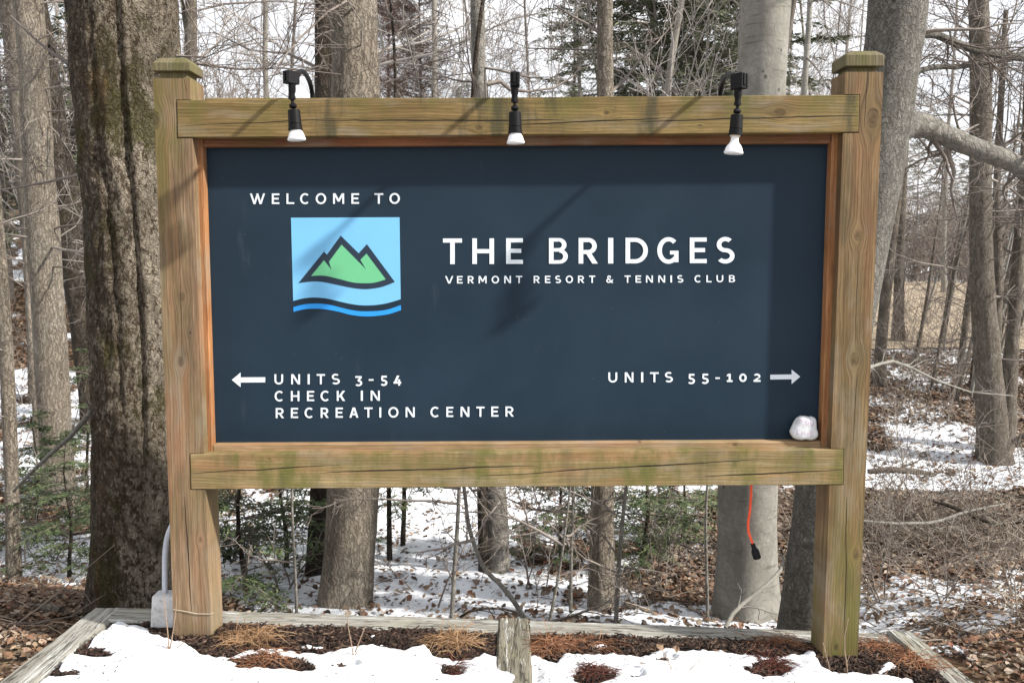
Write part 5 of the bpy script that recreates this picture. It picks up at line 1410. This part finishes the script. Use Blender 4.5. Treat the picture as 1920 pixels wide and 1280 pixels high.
def bed_top(u, v):
    best = None
    d = ray(u, v)
    for D in np.arange(2.6, 3.6, .004):
        t = D / d[1]; x = CAM[0] + d[0] * t; y = CAM[1] + D; z = CAM[2] + d[2] * t
        if z <= bedz(x, y): return Vector((x, y, bedz(x, y)))
    return Vector((x, y, bedz(x, y)))
V = []; F = []; k = 0
while k < 420:       # crumbs of bark and needles lying on the snow
    a = rng.randrange(60, NY); c = rng.randrange(0, NX)
    if THs[a, c] < .012 or rng.random() > .25 + .75 * (mnoise.noise(Vector((BXs[a, c] * 3, BYs[a, c] * 3, 5))) > .05): continue
    k += 1
    p = Vector((BXs[a, c], BYs[a, c], BZs[a, c] + .0015)); th = rng.uniform(0, 6.283); L = rng.uniform(.002, .008)
    d = Vector((math.cos(th), math.sin(th), rng.gauss(0, .2))) * L; w = Vector((-math.sin(th), math.cos(th), .3)) * rng.uniform(.0007, .0018); o = len(V)
    V += [tuple(x) for x in (p - d - w, p + d - w, p + d + w + Vector((0, 0, .001)), p - d + w)]; F.append([o, o + 1, o + 2, o + 3])
o = mesh_np('snow_debris', V, np.array(F), m_chip, None, False); tag(o, 'dark crumbs of bark and needles scattered on the snow', None, None, 'stuff')
# ---- tufts of dry grass and needles
g = G('dry_grass', .8, .2)
m_straw = g.done(g.ramp(g.island(), [(0, (.14, .075, .035)), (.5, (.29, .17, .09)), (1, (.45, .31, .19))]))
g = G('orange_needles', .8, .2)
m_needle = g.done(g.ramp(g.island(), [(0, (.12, .052, .028)), (.6, (.25, .115, .06)), (1, (.38, .22, .13))]))
def tuft(label, u, v, wd, n, seed, mat, hh=.07, flat=.3):
    rng = random.Random(seed); c = bed_top(u, v); out = []
    for _ in range(n):
        p = c + Vector((rng.gauss(0, wd * .45), rng.gauss(0, .03), .004)); a = rng.uniform(0, 6.283); L = rng.uniform(.05, .15)
        d = Vector((math.cos(a), math.sin(a) * .7, rng.uniform(.2, 1.2) * (1 - flat))).normalized(); q = [p]
        for i in range(5):
            d = (d + Vector((rng.gauss(0, .16), rng.gauss(0, .16), -.30 * rng.uniform(.3, 1.4)))).normalized(); p = p + d * L / 5
            if p.z < bedz(p.x, p.y) + .004: p.z = bedz(p.x, p.y) + rng.uniform(.003, .02); d.z = abs(d.z) * .2
            q.append(p.copy())
        out.append(([tuple(x) for x in q], [.0013, .0013, .0012, .0011, .0009, .0005]))
    V, F = tubes_np(out, 3); o = mesh_np('dry_grass_tuft', V, F, mat, None, True)
    tag(o, label, 'dry grass', 'dry tufts in the bed')
tuft('matted heap of straw coloured dry grass right of the left post', 470, 1199, .075, 300, 1, m_straw)
tuft('rounded tuft of tan dry grass left of the middle timber', 852, 1206, .062, 330, 2, m_straw, .09, .1)
tuft('reddish tuft of dry grass right of the middle timber', 1030, 1212, .06, 260, 3, m_needle)
tuft('thin spread of dry needles against the back timber right of the middle', 1110, 1204, .10, 70, 4, m_needle, .05, .7)
tuft('flat scatter of dry needles left of the right post', 1460, 1206, .12, 120, 5, m_needle, .05, .6)
tuft('orange needles heaped against the right side timber', 1716, 1242, .055, 240, 6, m_needle, .06, .5)
tuft('flat orange needles behind the right post', 1650, 1215, .07, 140, 7, m_needle, .05, .6)
tuft('reddish leaf stalks melted out of the snow left of the middle', 500, 1238, .07, 120, 8, m_needle, .03, .6)
tuft('clump of dark red stalks in a melt hole right of the middle timber', 1112, 1262, .045, 120, 9, leaf_mat('dark_red_stalks', [(0, (.04, .014, .011)), (.6, (.10, .030, .022)), (1, (.18, .075, .05))]), .03, .4)
tuft('clump of curled red stalks in a melt hole left of the right post', 1445, 1248, .045, 140, 10, bpy.data.materials['dark_red_stalks'], .05, .2)
tuft('small red stalks beside the tan tuft left of the middle timber', 846, 1252, .025, 60, 11, bpy.data.materials['dark_red_stalks'], .04, .3)

# ---- dead forked stalks standing in the snow
m_stalk = plain('dead_stalk', (.27, .19, .135, 1), .85, .15, .2, 40)
def stalk(label, lines, yoff=0.):
    base = bed_top(*lines[0][0]); root = empty('dead_stalk', base, label, 'dead plant', 'dead stalks in the snow')
    b = MB()
    for pts in lines:
        q = [at(u, v, base.y + yoff * i) for i, (u, v) in enumerate(pts)]
        if pts is lines[0]: q[0] = base - Vector((0, 0, .01))
        n = len(q); b.tube(q, [.0026 * (1 - .5 * i / (n - 1)) for i in range(n)], 6)
    b.build('stem', m_stalk, root, smooth=True)
stalk('forked dead stalk standing in the snow before the left post', [[(318, 1226), (314, 1180), (308, 1130), (307, 1108)], [(319, 1215), (325, 1180), (329, 1150), (331, 1118)], [(319, 1222), (334, 1212), (346, 1203)], [(317, 1218), (311, 1206)]])
stalk('forked dead stalk standing in the snow left of the tan tuft', [[(665, 1238), (660, 1212), (653, 1175), (650, 1140)], [(666, 1222), (675, 1198), (684, 1176), (687, 1160)], [(664, 1230), (672, 1218)]])
stalk('thin curved dead stalk in the snow right of the middle', [[(1262, 1268), (1258, 1250), (1246, 1225), (1232, 1206)], [(1260, 1262), (1268, 1252)]])
stalk('dead stalk leaning against the left face of the right post foot', [[(1558, 1262), (1554, 1245), (1548, 1222), (1543, 1204)], [(1558, 1260), (1570, 1264), (1580, 1262)]], -.01)
stalk('dead stalk standing before the middle of the right post foot', [[(1590, 1266), (1588, 1245), (1584, 1220), (1584, 1190), (1591, 1158)], [(1588, 1240), (1593, 1228)]], -.01)
stalk('thin twig poking from the snow at the lower right of the middle', [[(1283, 1268), (1296, 1252), (1314, 1234)]])

# ---- single fallen leaves on the snow
def snow_leaf(label, u, v, s, seed, mat):
    rng = random.Random(seed); p = bed_top(u, v) + Vector((0, 0, .038)); q, m = leaf_quads(rng, p, s, .3)
    o = mesh_np('fallen_leaf', [tuple(a) for a in q], np.array([[0, 1, 2, 3], [0, 3, 4, 5]]), mat, None, False); tag(o, label, 'leaf', 'single leaves on the snow')
snow_leaf('small red leaf lying alone on the snow at lower left', 200, 1240, .028, 3, bpy.data.materials['dark_red_stalks'])
snow_leaf('dark leaf on the snow near the thin curved stalk', 1236, 1232, .03, 5, M_LEAF)
snow_leaf('tan leaf standing in the snow right of the thin curved stalk', 1268, 1236, .034, 8, M_LEAF)
snow_leaf('brown leaf on the snow below the red stalks right of the middle', 1206, 1264, .026, 9, M_LEAF)

# ---- fallen branches and logs
def stick(label, pts, Y, dy, mat, name='fallen_branch', cat='branch', kids=4, seed=1, sag=None):
    n = len(pts); q = []; rr = []
    for i, (u, v, w) in enumerate(pts):
        y = Y + dy * i / (n - 1); q.append(at(u, v, y)); rr.append(w / 2 * (y - CAM[1]) / FPX)
    root = empty(name, q[0], label, cat, 'fallen branches')
    V, F = tube(q, rr, 9); b = MB(); b.add(V, F); b.build('stick', mat, root, smooth=True)
    rng = random.Random(seed); out = []
    for _ in range(kids):
        i = rng.randrange(0, n - 1); s_ = q[i].lerp(q[i + 1], rng.random())
        grow(out, s_, rdir(rng, q[i + 1] - q[i], 25, 55), rng.uniform(.08, .35), rr[i] * .5, 1, rng, (3,), 0, .2, .0016, (25, 60), 5)
    if out:
        V, F = tubes_np(out, 4); mesh_np('side_twigs', V, F, mat, root, True)
stick('pale broken branch propped from the timber up across the broad pale trunk', [(1360, 1176, 8), (1374, 1150, 8), (1392, 1132, 8), (1420, 1110, 8), (1444, 1090, 7), (1462, 1070, 8), (1470, 1050, 6), (1463, 1038, 4)], .62, .35, B_BEECH, kids=5)
stick('grey broken branch slanting from the thin pale trunk up to the massive old trunk', [(26, 920, 5), (60, 884, 7), (92, 853, 8), (130, 820, 9), (160, 785, 10), (180, 760, 11)], 2.0, -.7, B_LIMB, kids=3, seed=4)
stick('long arching grey branch low across the right slope', [(1618, 976, 5), (1680, 981, 5), (1740, 980, 6), (1770, 974, 6), (1800, 962, 5), (1850, 950, 4), (1885, 944, 3)], 1.9, .5, B_LIMB, kids=8, seed=6)
stick('pale arching branch crossing the slope beside the right post', [(1628, 690, 6), (1650, 682, 6), (1674, 677, 6), (1710, 690, 5), (1760, 715, 4), (1820, 735, 3), (1900, 742, 2)], 3.4, .8, B_BEECH, kids=9, seed=7)
stick('thin branch reaching from behind the right post over the leaves', [(1610, 1126, 4), (1640, 1140, 4), (1680, 1160, 3.5), (1710, 1185, 3), (1730, 1205, 2)], 1.2, .2, B_MID, kids=6, seed=8)
stick('crooked dark branch on the leaves at the lower right edge', [(1930, 1180, 6), (1890, 1172, 7), (1850, 1166, 6), (1820, 1178, 5), (1800, 1190, 4)], 1.0, .15, B_MID, kids=6, seed=9)
stick('brown rotting log among the leaves left of the bed', [(28, 1144, 24), (60, 1142, 26), (92, 1143, 25), (114, 1146, 20)], .85, -.05, B_MID, 'fallen_log', 'log', 2, 10)
stick('dark fallen limb on the upper snow of the right slope', [(1748, 938, 5), (1775, 946, 8), (1800, 956, 9), (1840, 974, 8), (1880, 986, 5)], 3.2, -.3, B_DARK, 'fallen_log', 'log', 3, 11)
stick('short brown log lying in the snow right of the right post', [(1628, 884, 10), (1670, 880, 12), (1720, 884, 12), (1750, 890, 8)], 3.8, 0, B_MID, 'fallen_log', 'log', 2, 12)
stick('thin curved branch arching over the snow behind the middle timber', [(862, 1156, 5), (880, 1146, 5), (905, 1140, 5), (940, 1140, 4), (965, 1146, 4), (985, 1158, 3)], .7, .1, B_DARK, kids=4, seed=13)
